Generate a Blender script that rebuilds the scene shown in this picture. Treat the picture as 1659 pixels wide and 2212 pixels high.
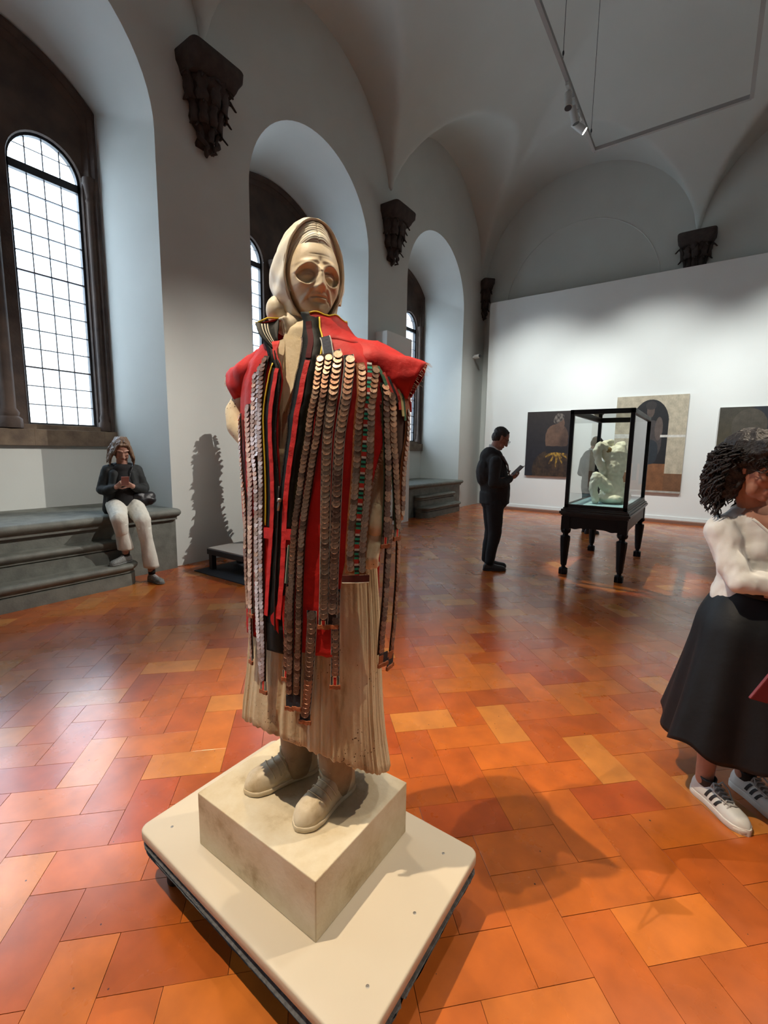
import bpy, bmesh, math, random
import numpy as np
from mathutils import Vector, Matrix, noise
for o in list(bpy.data.objects): bpy.data.objects.remove(o)
S = bpy.context.scene
PI = math.pi
rnd = random.Random(7)
# ---------------------------------------------------------------- camera
YAW, PIT, ROL = math.radians(35.17), math.radians(7.713), math.radians(0.798)
cam = bpy.data.cameras.new('camera'); cam.sensor_fit = 'HORIZONTAL'; cam.sensor_width = 36; cam.lens = 36*982.2/1659
cam.clip_start = .05; cam.clip_end = 200
co = bpy.data.objects.new('camera', cam); S.collection.objects.link(co); S.camera = co
f_ = Vector((-math.sin(YAW)*math.cos(PIT), math.cos(YAW)*math.cos(PIT), -math.sin(PIT)))
r_ = Vector((math.cos(YAW), math.sin(YAW), 0)); u_ = r_.cross(f_)
c_, s_ = math.cos(ROL), math.sin(ROL)
r_, u_ = c_*r_ + s_*u_, c_*u_ - s_*r_
M = Matrix((r_, u_, -f_)).transposed().to_4x4(); M.translation = Vector((0, 0, 1.5)); co.matrix_world = M
# ---------------------------------------------------------------- sky, exposure
w = bpy.data.worlds.new('world'); S.world = w; w.use_nodes = True
bg = w.node_tree.nodes['Background']; bg.inputs[0].default_value = (.68, .83, 1, 1); bg.inputs[1].default_value = 11
S.view_settings.view_transform = 'Standard'; S.view_settings.look = 'None'; S.view_settings.gamma = 1
S.view_settings.use_curve_mapping = False; S.view_settings.exposure = 0.0
# ---------------------------------------------------------------- track spots of the room, plus an added fill and one off-track lamp
def spot(name, loc, at, power, angle, col=(1, .86, .68), blend=.35, size=.03, spec=1):
    l = bpy.data.lights.new(name, 'SPOT'); l.energy = power; l.spot_size = math.radians(angle); l.spot_blend = blend
    l.color = col; l.shadow_soft_size = size; l.specular_factor = spec
    o = bpy.data.objects.new(name, l); S.collection.objects.link(o); o.location = loc
    o.rotation_euler = (Vector(at)-Vector(loc)).to_track_quat('-Z', 'Y').to_euler(); return o
WARM = (1, .83, .62); NEUT = (1, .95, .88)
spot('spot_light', (-1.8, -.40, 5.8), (-.93, 1.05, .8), 1150, 50, WARM, .8, .022)
spot('spot_light', (-1.8, 1.5, 5.8), (-.95, .9, .6), 230, 44, WARM, .5, .022)
spot('spot_light', (2.0, 4.6, 5.75), (-.9, .8, .4), 800, 30, WARM, .5, .022)  # statue lamp at an assumed unseen place off the track, against floor glare
spot('spot_light', (.05, .3, 5.8), (-.95, .9, .9), 150, 44, WARM, .5, .022)
spot('spot_light', (.05, 7.9, 5.9), (-5.2, 3.3, 1.2), 1900, 33, NEUT, 1.0, .025)
spot('spot_light', (.05, 3.6, 5.9), (-6.2, 1.5, 1.0), 800, 34, NEUT, 1.0, .03)  # added fill on the niche apron, evens out the pier shadow
spot('spot_light', (-1.81, 6.42, 5.7), (-1.0, 6.33, 1.3), 900, 20, (1, .97, .80), .4, .025)
for x_, e_ in ((-3.6, 600), (-1.2, 600), (1.4, 600)):
    spot('spot_light', (x_, 8.6, 5.7), (x_, 11.85, 1.9), e_, 75, (.95, 1, .97), .9, .05)
spot('spot_light', (.05, 3.6, 5.8), (.45, 2.2, .2), 220, 52, NEUT, .7, .03)
# daylight portals in the window openings (sampling guides for the sky, no light of their own)
WY = [-2.29, 1.74, 5.72, 9.73]
for yc_ in WY:
    l = bpy.data.lights.new('window_portal', 'AREA'); l.shape = 'RECTANGLE'; l.size = 3.6; l.size_y = 2.1; l.cycles.is_portal = True
    o = bpy.data.objects.new('window_portal', l); S.collection.objects.link(o); o.location = (-6.8, yc_+.1, 3.45); o.rotation_euler = (0, -PI/2, 0)
# ---------------------------------------------------------------- helpers
def newmat(name):
    m = bpy.data.materials.new(name); m.use_nodes = True; nt = m.node_tree; return m, nt, nt.nodes['Principled BSDF']
def N(nt, t, **k):
    n = nt.nodes.new(t)
    for a, b in k.items():
        if a.startswith('i_'): n.inputs[int(a[2:]) if a[2:].isdigit() else a[2:]].default_value = b
        else: setattr(n, a, b)
    return n
def mat(name, col, rough=.6, metal=0, var=.0, vscale=8, bump=0, bscale=40, col2=None, attr=None, stretch=None, spec=.5, sheen=0, coat=0, trans=0, detail=4):
    m, nt, p = newmat(name); p.inputs['Roughness'].default_value = rough; p.inputs['Metallic'].default_value = metal
    p.inputs['Specular IOR Level'].default_value = spec; p.inputs['Sheen Weight'].default_value = sheen; p.inputs['Coat Weight'].default_value = coat
    p.inputs['Transmission Weight'].default_value = trans
    c = (*col, 1); p.inputs['Base Color'].default_value = c
    tc = N(nt, 'ShaderNodeTexCoord'); mp = N(nt, 'ShaderNodeMapping'); nt.links.new(tc.outputs['Object'], mp.inputs[0])
    if stretch: mp.inputs['Scale'].default_value = stretch
    src = None
    if attr:
        a = N(nt, 'ShaderNodeAttribute', attribute_name=attr); src = a.outputs['Color']
    if var or col2:
        n = N(nt, 'ShaderNodeTexNoise'); n.inputs['Scale'].default_value = vscale; n.inputs['Detail'].default_value = detail; nt.links.new(mp.outputs[0], n.inputs[0])
        r = N(nt, 'ShaderNodeMapRange'); r.inputs[1].default_value = .32; r.inputs[2].default_value = .68; nt.links.new(n.outputs[0], r.inputs[0])
        mx = N(nt, 'ShaderNodeMix', data_type='RGBA'); nt.links.new(r.outputs[0], mx.inputs[0])
        if src:
            mul = N(nt, 'ShaderNodeMix', data_type='RGBA', blend_type='MULTIPLY'); mul.inputs[0].default_value = 1
            mx.inputs[6].default_value = (1-var,)*3+(1,); mx.inputs[7].default_value = (1+var*.4,)*3+(1,)
            nt.links.new(src, mul.inputs[6]); nt.links.new(mx.outputs[2], mul.inputs[7]); src = mul.outputs[2]
        else:
            mx.inputs[6].default_value = c; mx.inputs[7].default_value = (*(col2 or [v*(1-var) for v in col]), 1); src = mx.outputs[2]
    if src: nt.links.new(src, p.inputs['Base Color'])
    if bump:
        n = N(nt, 'ShaderNodeTexNoise'); n.inputs['Scale'].default_value = bscale; n.inputs['Detail'].default_value = 5; nt.links.new(mp.outputs[0], n.inputs[0])
        b = N(nt, 'ShaderNodeBump'); b.inputs['Strength'].default_value = bump; b.inputs['Distance'].default_value = .01
        nt.links.new(n.outputs[0], b.inputs['Height']); nt.links.new(b.outputs[0], p.inputs['Normal'])
    return m
WPOS = {}
def link(o, parent=None, wpos=(0, 0, 0)):
    S.collection.objects.link(o)
    if parent is not None:
        o.parent = parent; pw = WPOS[parent.name]; o.location = Vector(wpos)-pw
    else: o.location = wpos
    WPOS[o.name] = Vector(wpos); return o
def tag(o, label=None, cat=None, group=None, kind=None):
    if label: o['label'] = label
    if cat: o['category'] = cat
    if group: o['group'] = group
    if kind: o['kind'] = kind
    return o
def empty(name, loc, label=None, cat=None, group=None, kind=None):
    o = bpy.data.objects.new(name, None); o.empty_display_size = .1; link(o, None, loc); return tag(o, label, cat, group, kind)
class G:
    """geometry collector in world coordinates"""
    def __init__(s): s.v = []; s.f = []; s.c = []; s.cur = (1, 1, 1)
    def add(s, v, f, col=None):
        n = len(s.v); s.v += [tuple(map(float, p)) for p in v]; s.f += [tuple(i+n for i in q) for q in f]; s.c += [col or s.cur]*len(f); return s
    def box(s, a, b, col=None):
        x0, y0, z0 = a; x1, y1, z1 = b
        return s.add([(x0,y0,z0),(x1,y0,z0),(x1,y1,z0),(x0,y1,z0),(x0,y0,z1),(x1,y0,z1),(x1,y1,z1),(x0,y1,z1)],
                     [(0,3,2,1),(4,5,6,7),(0,1,5,4),(1,2,6,5),(2,3,7,6),(3,0,4,7)], col)
    def loft(s, rings, closed=True, caps=True, col=None):
        n = len(rings[0]); v = [p for r in rings for p in r]; f = []
        for i in range(len(rings)-1):
            for j in range(n if closed else n-1):
                k = (j+1) % n; f.append((i*n+j, i*n+k, (i+1)*n+k, (i+1)*n+j))
        if caps and closed: f.append(tuple(range(n-1, -1, -1))); f.append(tuple((len(rings)-1)*n+j for j in range(n)))
        return s.add(v, f, col)
    def tube(s, pts, r, n=8, col=None, caps=True):
        P = [Vector(p) for p in pts]; R = r if hasattr(r, '__len__') else [r]*len(P); rings = []; up = None
        for i, p in enumerate(P):
            t = (P[min(i+1, len(P)-1)]-P[max(i-1, 0)]).normalized()
            if up is None:
                up = t.orthogonal().normalized()
            else:
                up = (up-t*up.dot(t)); up = up.normalized() if up.length > 1e-6 else t.orthogonal().normalized()
            w = t.cross(up)
            rings.append([p+(up*math.cos(a)+w*math.sin(a))*R[i] for a in [2*PI*k/n for k in range(n)]])
        return s.loft(rings, True, caps, col)
    def lathe(s, c, prof, n=24, col=None, axis='z', squash=1):
        rings = []
        for r, z in prof:
            rings.append([(c[0]+r*math.cos(a), c[1]+r*squash*math.sin(a), c[2]+z) for a in [2*PI*k/n for k in range(n)]])
        return s.loft(rings, True, True, col)
    def ell(s, c, r, rot=None, nu=16, nv=10, col=None):
        v = [];f = []
        for i in range(nv+1):
            t = PI*i/nv
            for j in range(nu):
                a = 2*PI*j/nu; p = Vector((r[0]*math.sin(t)*math.cos(a), r[1]*math.sin(t)*math.sin(a), r[2]*math.cos(t)))
                if rot is not None: p = rot @ p
                v.append(p+Vector(c))
        for i in range(nv):
            for j in range(nu): k = (j+1) % nu; f.append((i*nu+j, (i+1)*nu+j, (i+1)*nu+k, i*nu+k))
        return s.add(v, f, col)
    def cap(s, a, b, ra, rb, n=14, flat=1.0, up=None, col=None):
        """tapered capsule; flat scales the radius along `up`"""
        a = Vector(a); b = Vector(b); t = (b-a); L = t.length; t = t/L if L > 1e-9 else Vector((0, 0, 1))
        u = Vector(up) if up is not None else t.orthogonal(); u = (u-t*u.dot(t)).normalized(); w_ = t.cross(u); rings = []
        for k in range(5):
            q = PI/2*(k/5); rings.append((a-t*ra*math.cos(q), ra*math.sin(q) if k else ra*.02))
        for k in range(7): rings.append((a.lerp(b, k/6), ra+(rb-ra)*k/6))
        for k in range(1, 6):
            q = PI/2*(k/5); rings.append((b+t*rb*math.sin(q), rb*math.cos(q) if k < 5 else rb*.02))
        return s.loft([[c+(u*math.cos(x)*flat+w_*math.sin(x))*r for x in [2*PI*j/n for j in range(n)]] for c, r in rings], True, True, col)
    def chain(s, pts, rad, n=14, flat=1.0, up=None):
        for i in range(len(pts)-1): s.cap(pts[i], pts[i+1], rad[i], rad[i+1], n, flat, up)
        return s
    def mesh(s, name, origin=(0, 0, 0), smooth=False, color=False):
        me = bpy.data.meshes.new(name); o = Vector(origin)
        me.from_pydata([(p[0]-o[0], p[1]-o[1], p[2]-o[2]) for p in s.v], [], s.f)
        if smooth: me.shade_smooth()
        if color:
            ca = me.color_attributes.new('Col', 'FLOAT_COLOR', 'CORNER'); arr = np.empty((len(me.loops), 4), np.float32); k = 0
            for p_, c in zip(me.polygons, s.c):
                arr[k:k+p_.loop_total, :3] = c; arr[k:k+p_.loop_total, 3] = 1; k += p_.loop_total
            ca.data.foreach_set('color', arr.ravel())
        return me
    def obj(s, name, m, parent=None, smooth=False, color=False, origin=None, auto=None, bevel=0, solid=0, sub=0, kind=None, label=None):
        if origin is None:
            if parent is not None: origin = WPOS[parent.name]
            else:
                a = np.array(s.v); origin = ((a[:,0].min()+a[:,0].max())/2, (a[:,1].min()+a[:,1].max())/2, a[:,2].min())
        me = s.mesh(name, origin, smooth, color)
        if m: me.materials.append(m)
        o = bpy.data.objects.new(name, me); link(o, parent, origin)
        if sub: md = o.modifiers.new('sub', 'SUBSURF'); md.levels = sub; md.render_levels = sub
        if solid: md = o.modifiers.new('solid', 'SOLIDIFY'); md.thickness = solid; md.offset = -1
        if bevel: md = o.modifiers.new('bev', 'BEVEL'); md.width = bevel; md.segments = 2; md.limit_method = 'ANGLE'
        if auto is not None: sharp(me, auto)
        if kind: o['kind'] = kind
        if label: o['label'] = label
        return o
def sharp(me, deg):
    me.shade_smooth(); bm = bmesh.new(); bm.from_mesh(me); c = math.cos(math.radians(deg))
    for e in bm.edges:
        if len(e.link_faces) == 2 and e.link_faces[0].normal.dot(e.link_faces[1].normal) < c: e.smooth = False
    bm.to_mesh(me); bm.free()
def remesh(g, voxel, smooth=3, name='tmp'):
    """fuse the overlapping closed shapes of g into one continuous skin"""
    me = g.mesh(name); o = bpy.data.objects.new(name, me); S.collection.objects.link(o)
    md = o.modifiers.new('r', 'REMESH'); md.mode = 'VOXEL'; md.voxel_size = voxel
    if smooth: ms = o.modifiers.new('s', 'SMOOTH'); ms.iterations = smooth; ms.factor = .6
    dg = bpy.context.evaluated_depsgraph_get(); ev = o.evaluated_get(dg); m2 = bpy.data.meshes.new_from_object(ev)
    bpy.data.objects.remove(o); bpy.data.meshes.remove(me); m2.shade_smooth(); return m2
def mco(me):
    a = np.empty(len(me.vertices)*3); me.vertices.foreach_get('co', a); return a.reshape(-1, 3)
def setco(me, a): me.vertices.foreach_set('co', a.ravel()); me.update()
def vcol(me, arr):
    ca = me.color_attributes.new('Col', 'FLOAT_COLOR', 'POINT'); b = np.ones((len(me.vertices), 4), np.float32); b[:, :3] = arr; ca.data.foreach_set('color', b.ravel())
def meshobj(name, me, m, parent=None, origin=(0, 0, 0), label=None):
    if parent is not None: origin = WPOS[parent.name]
    me.transform(Matrix.Translation(-Vector(origin))); me.materials.clear(); me.materials.append(m); me.name = name
    o = bpy.data.objects.new(name, me); link(o, parent, origin)
    if label: o['label'] = label
    return o
def nz(x, y, z, s=1.0): return noise.noise(Vector((x*s, y*s, z*s)))
# ---------------------------------------------------------------- materials of the shell
M_wall = mat('plaster', (.61, .625, .59), .9, var=.06, vscale=1.2, bump=.05, bscale=30)
M_wall2 = mat('greyer_plaster', (.46, .48, .46), .9, var=.06, vscale=1.2)
M_ceil = mat('vault_plaster', (.59, .61, .57), .92, var=.07, vscale=.7, bump=.04, bscale=12)
M_pietra = mat('grey_sandstone', (.17, .175, .15), .62, var=.35, vscale=9, bump=.25, bscale=60)
M_corbel = mat('dark_carved_stone', (.060, .045, .040), .85, var=.4, vscale=12, bump=.5, bscale=40)
M_surr = mat('brown_sandstone', (.085, .055, .040), .8, col2=(.045, .03, .024), vscale=4, bump=.3, bscale=30)
M_sill = mat('worn_brown_sandstone', (.20, .145, .095), .8, col2=(.10, .07, .05), vscale=7, bump=.3, bscale=30)
M_iron = mat('dark_iron', (.015, .017, .022), .5)
M_part = mat('white_partition_paint', (.80, .81, .79), .8, var=.02, vscale=2)
M_mortar = mat('floor_mortar', (.16, .055, .025), .8)
M_blackwood = mat('black_lacquered_wood', (.006, .006, .007), .4, var=.3, vscale=20, spec=.25)
M_black = mat('matt_black', (.012, .011, .012), .6)
# terracotta tiles: colour per tile, waxed
def tile_mat():
    m, nt, p = newmat('waxed_terracotta'); a = N(nt, 'ShaderNodeAttribute', attribute_name='Col')
    tc = N(nt, 'ShaderNodeTexCoord'); ge = N(nt, 'ShaderNodeNewGeometry')
    n1 = N(nt, 'ShaderNodeTexNoise'); n1.inputs['Scale'].default_value = 9; n1.inputs['Detail'].default_value = 6; nt.links.new(ge.outputs['Position'], n1.inputs[0])
    mr = N(nt, 'ShaderNodeMapRange'); mr.inputs[1].default_value = .3; mr.inputs[2].default_value = .7; mr.inputs[3].default_value = .82; mr.inputs[4].default_value = 1.12; nt.links.new(n1.outputs[0], mr.inputs[0])
    mu = N(nt, 'ShaderNodeVectorMath', operation='SCALE'); nt.links.new(a.outputs['Color'], mu.inputs[0]); nt.links.new(mr.outputs[0], mu.inputs['Scale'])
    v = N(nt, 'ShaderNodeTexVoronoi'); v.inputs['Scale'].default_value = 14; nt.links.new(ge.outputs['Position'], v.inputs[0])
    n3 = N(nt, 'ShaderNodeTexNoise'); n3.inputs['Scale'].default_value = 60; nt.links.new(ge.outputs['Position'], n3.inputs[0])
    s1 = N(nt, 'ShaderNodeMath', operation='ADD'); s1.inputs[1].default_value = 0; nt.links.new(v.outputs['Distance'], s1.inputs[0])
    sc = N(nt, 'ShaderNodeMath', operation='MULTIPLY'); sc.inputs[1].default_value = .10; nt.links.new(n3.outputs[0], sc.inputs[0]); nt.links.new(sc.outputs[0], s1.inputs[1])
    lt = N(nt, 'ShaderNodeMath', operation='LESS_THAN'); lt.inputs[1].default_value = .088; nt.links.new(s1.outputs[0], lt.inputs[0])
    mx = N(nt, 'ShaderNodeMix', data_type='RGBA'); mx.inputs[7].default_value = (.06, .02, .01, 1); nt.links.new(lt.outputs[0], mx.inputs[0]); nt.links.new(mu.outputs[0], mx.inputs[6]); nt.links.new(mx.outputs[2], p.inputs['Base Color'])
    n2 = N(nt, 'ShaderNodeTexNoise'); n2.inputs['Scale'].default_value = 3; n2.inputs['Detail'].default_value = 5; nt.links.new(ge.outputs['Position'], n2.inputs[0])
    m2 = N(nt, 'ShaderNodeMapRange'); m2.inputs[1].default_value = .3; m2.inputs[2].default_value = .7; m2.inputs[3].default_value = .22; m2.inputs[4].default_value = .36; nt.links.new(n2.outputs[0], m2.inputs[0]); nt.links.new(m2.outputs[0], p.inputs['Roughness'])
    b = N(nt, 'ShaderNodeBump'); b.inputs['Strength'].default_value = .12; b.inputs['Distance'].default_value = .01; nt.links.new(n2.outputs[0], b.inputs['Height']); nt.links.new(b.outputs[0], p.inputs['Normal'])
    p.inputs['Specular IOR Level'].default_value = .4; p.inputs['Coat Weight'].default_value = .5; p.inputs['Coat Roughness'].default_value = .2
    return m
M_tile = tile_mat()
# ---------------------------------------------------------------- floor with herringbone tiles
XW, XE, YS, YN = -5.4, 4.2, -8.3, 12.4
g = G(); g.box((XW-.05, YS-.05, -.2), (XE+.05, YN+.05, -.004)); floor = g.obj('floor', M_mortar, origin=(0, 0, -.2)); floor['kind'] = 'structure'
A_ = .1737; OU, OV = 3.66, 5.75      # tile width; offset of the herringbone grid, in units
def tilecol(r):
    b = [(.43, .098, .013), (.40, .085, .012), (.46, .112, .014), (.49, .135, .018), (.37, .068, .012), (.41, .09, .012), (.45, .108, .014), (.54, .19, .035)]
    c = b[int(r.random()**1.3*len(b))]; k = .90+.2*r.random(); return tuple(x*k for x in c)
tiles = []
ctf = Vector((f_.x, f_.y))
def inview(x, y):
    d = Vector((x, y, -1.5)); z = d.dot(f_)
    if z < .3: return False
    return abs(d.dot(r_))/z < .90 and abs(d.dot(u_))/z < 1.2
tr = random.Random(11)
for i in range(-60, 100):
    for j in range(-110, 110):
        s = (i+j) % 4
        if s not in (0, 2): continue
        w, h = (1, 2) if s == 0 else (2, 1)
        cs = [((i+OU+a)*A_, (j+OV+b)*A_) for a, b in ((0, 0), (w, 0), (w, h), (0, h))]
        q = [((u-v)/math.sqrt(2), (u+v)/math.sqrt(2)) for u, v in cs]
        cx = sum(p[0] for p in q)/4; cy = sum(p[1] for p in q)/4
        c = tilecol(tr); dz = tr.uniform(-.0003, .0003); tl = (tr.uniform(-1, 1)*.0005, tr.uniform(-1, 1)*.0005)
        if cx < XW-.2 or cx > XE+.2 or cy < YS-.2 or cy > YN+.2: continue
        tiles.append((math.hypot(cx, cy)+(0 if inview(cx, cy) else 100), q, c, dz, tl, cx, cy))
tiles.sort(key=lambda t: t[0])
def tilegeo(g, q, c, dz, tl, cx, cy):
    e = .0009; v = []
    for ins, z in ((e, -.01), (e, -.0003), (e*1.4, 0)):
        for (x, y) in q:
            dx, dy = cx-x, cy-y; L = math.hypot(dx, dy); x2 = x+dx/L*ins*1.4; y2 = y+dy/L*ins*1.4
            x2 = min(max(x2, XW), XE); y2 = min(max(y2, YS), YN)
            v.append((x2, y2, z+(dz+tl[0]*(x-cx)*2+tl[1]*(y-cy)*2 if z > -.01 else 0)))
    f = [(a, (a+1) % 4, (a+1) % 4+4, a+4) for a in range(4)]+[(a+4, (a+1) % 4+4, (a+1) % 4+8, a+8) for a in range(4)]+[(8, 9, 10, 11)]
    g.add(v, f, c)
for t in tiles[:300]:
    g = G(); tilegeo(g, *t[1:]); g.obj('tile', M_tile, floor, color=True)
g = G()
for t in tiles[300:]: tilegeo(g, *t[1:])
g.obj('tile', M_tile, floor, color=True, kind='stuff')
# ---------------------------------------------------------------- window wall
XB = -6.5                                # back plane of the niches
def arc(yc, r, zc, a0, a1, n): return [(yc+r*math.cos(a0+(a1-a0)*k/n), zc+r*math.sin(a0+(a1-a0)*k/n)) for k in range(n+1)]
def front_prof(yc, n=32): return [(yc-1.34, 0), (yc-1.34, .74), (yc-1.34, 2.5)]+arc(yc, 1.34, 5.03, PI, 0, n)+[(yc+1.34, 2.5), (yc+1.34, .74), (yc+1.34, 0)]
def back_prof(yc, n=32, hw=1.21, R=1.67, zc=4.36, ins=0):
    hw -= ins; R -= ins; a = math.acos(hw/R); return [(yc-hw, 0), (yc-hw, .74), (yc-hw, 2.5)]+arc(yc, R, zc, PI-a, a, n)+[(yc+hw, 2.5), (yc+hw, .74), (yc+hw, 0)]
ZT = 9.6
g = G()
def wy(a, b, z0, z1, x=XW): g.add([(x, a, z0), (x, b, z0), (x, b, z1), (x, a, z1)], [(0, 1, 2, 3)])
edges = [YS]
for yc in WY: edges += [yc-1.34, yc+1.34]
edges.append(YN); gn = G()
for k in range(0, len(edges), 2): wy(edges[k], edges[k+1], 0, ZT)
for yc in WY:
    ar = arc(yc, 1.34, 5.03, PI, 0, 32)
    for p, q in zip(ar, ar[1:]): g.add([(XW, p[0], p[1]), (XW, q[0], q[1]), (XW, q[0], ZT), (XW, p[0], ZT)], [(0, 1, 2, 3)])
    F = front_prof(yc); B = back_prof(yc)
    gn.loft([[(XW, p[0], p[1]) for p in F], [(XB, p[0], p[1]) for p in B]], closed=False)
    # white apron of the niche below the sill
    gn.add([(XB, yc-1.21, 0), (XB, yc+1.21, 0), (XB, yc+1.21, 1.55), (XB, yc-1.21, 1.55)], [(0, 1, 2, 3)])
wl = g.obj('wall_left', M_wall, origin=(0, 0, 0), auto=40); wl['kind'] = 'structure'; gn.obj('wall_niche', M_wall, origin=(0, 0, 0), auto=40)['kind'] = 'structure'
g = G(); g.add([(XW, YN, 0), (XE, YN, 0), (XE, YN, ZT), (XW, YN, ZT)], [(0, 1, 2, 3)])
g.box((XW, YN-.0, 0), (XE, YN+.2, .01))
# blind arch line scored on the end wall
g.tube([(-3+1.78*math.cos(a), YN, 5.3+1.78*math.sin(a)) for a in [PI*k/40 for k in range(41)]], .012, 5)
g.obj('wall_end', M_wall, origin=(0, 0, 0))['kind'] = 'structure'
g = G(); g.add([(XE, YN, 0), (XE, YS, 0), (XE, YS, ZT), (XE, YN, ZT)], [(0, 1, 2, 3)]); g.obj('wall_right', M_wall2, origin=(0, 0, 0))['kind'] = 'structure'
g = G(); g.add([(XE, YS, 0), (XW, YS, 0), (XW, YS, ZT), (XE, YS, ZT)], [(0, 1, 2, 3)]); g.obj('wall_near', M_wall2, origin=(0, 0, 0))['kind'] = 'structure'
# ---------------------------------------------------------------- vault
def cove(d, H=2.95, hw=4.8): d = min(max(d, 0), hw)/hw; return H*math.sqrt(max(0, 1-(1-d)**2))
def vz(x, y):
    zs = 6.03
    m = cove(min(x-XW, XE-x, YN-y, y-YS))
    l = 0
    for yb in (-6.3, -2.29, 1.74, 5.73, 9.9):
        R = 1.99 if yb < 9 else 2.2
        s = abs(y-yb)
        if s < R: l = max(l, math.sqrt(R*R-s*s)*.985)
    if min(x-XW, XE-x) < 2.4: m = max(m, l)
    l = 0
    for xb in (-3.0, 1.8):
        s = abs(x-xb)
        if s < 2.38: l = max(l, math.sqrt(2.38**2-s*s)*.95)
    if min(YN-y, y-YS) < 2.6: m = max(m, l)
    return zs+m
def gridax(a, b, n, fine=()):
    v = list(np.linspace(a, b, n));
    for p in fine: v += [p-.02, p, p+.02]
    return sorted(set(round(min(max(t, a), b), 4) for t in v))
ef = np.concatenate([XW+np.linspace(0, 1, 26)**2*1.2, np.linspace(XW+1.26, XE-1.26, 100), XE-np.linspace(1, 0, 26)**2*1.2])
yf = np.concatenate([YS+np.linspace(0, 1, 26)**2*1.2, np.linspace(YS+1.26, YN-1.26, 300), YN-np.linspace(1, 0, 26)**2*1.2])
V = [(x, y, vz(x, y)) for x in ef for y in yf]; n = len(yf)
F = [(i*n+j, i*n+j+1, (i+1)*n+j+1, (i+1)*n+j) for i in range(len(ef)-1) for j in range(n-1)]
g = G(); g.add(V, F); o = g.obj('ceiling', M_ceil, origin=(0, 0, 6), smooth=True); o['kind'] = 'structure'
# ---------------------------------------------------------------- windows
def glassmat():
    m, nt, p = newmat('window_glass'); nt.nodes.remove(p); out = nt.nodes['Material Output']
    t = N(nt, 'ShaderNodeBsdfTransparent'); t.inputs[0].default_value = (.93, .96, .97, 1); gl = N(nt, 'ShaderNodeBsdfGlossy'); gl.inputs['Roughness'].default_value = .05
    mx = N(nt, 'ShaderNodeMixShader'); mx.inputs[0].default_value = .06; nt.links.new(t.outputs[0], mx.inputs[1]); nt.links.new(gl.outputs[0], mx.inputs[2]); nt.links.new(mx.outputs[0], out.inputs[0]); return m
M_glass = glassmat()
M_lead = mat('lead_came', (.10, .10, .11), .5)
def colfill(g, x, ys, zlo, zup):
    for a, b in zip(ys, ys[1:]):
        e = 1e-5; A = [zlo(a+e), zlo(b-e), zup(b-e), zup(a+e)]
        if min(A[2]-A[1], A[3]-A[0]) > -1e-3: g.add([(x, a, A[0]), (x, b, A[1]), (x, b, A[2]), (x, a, A[3])], [(0, 1, 2, 3)])
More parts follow.
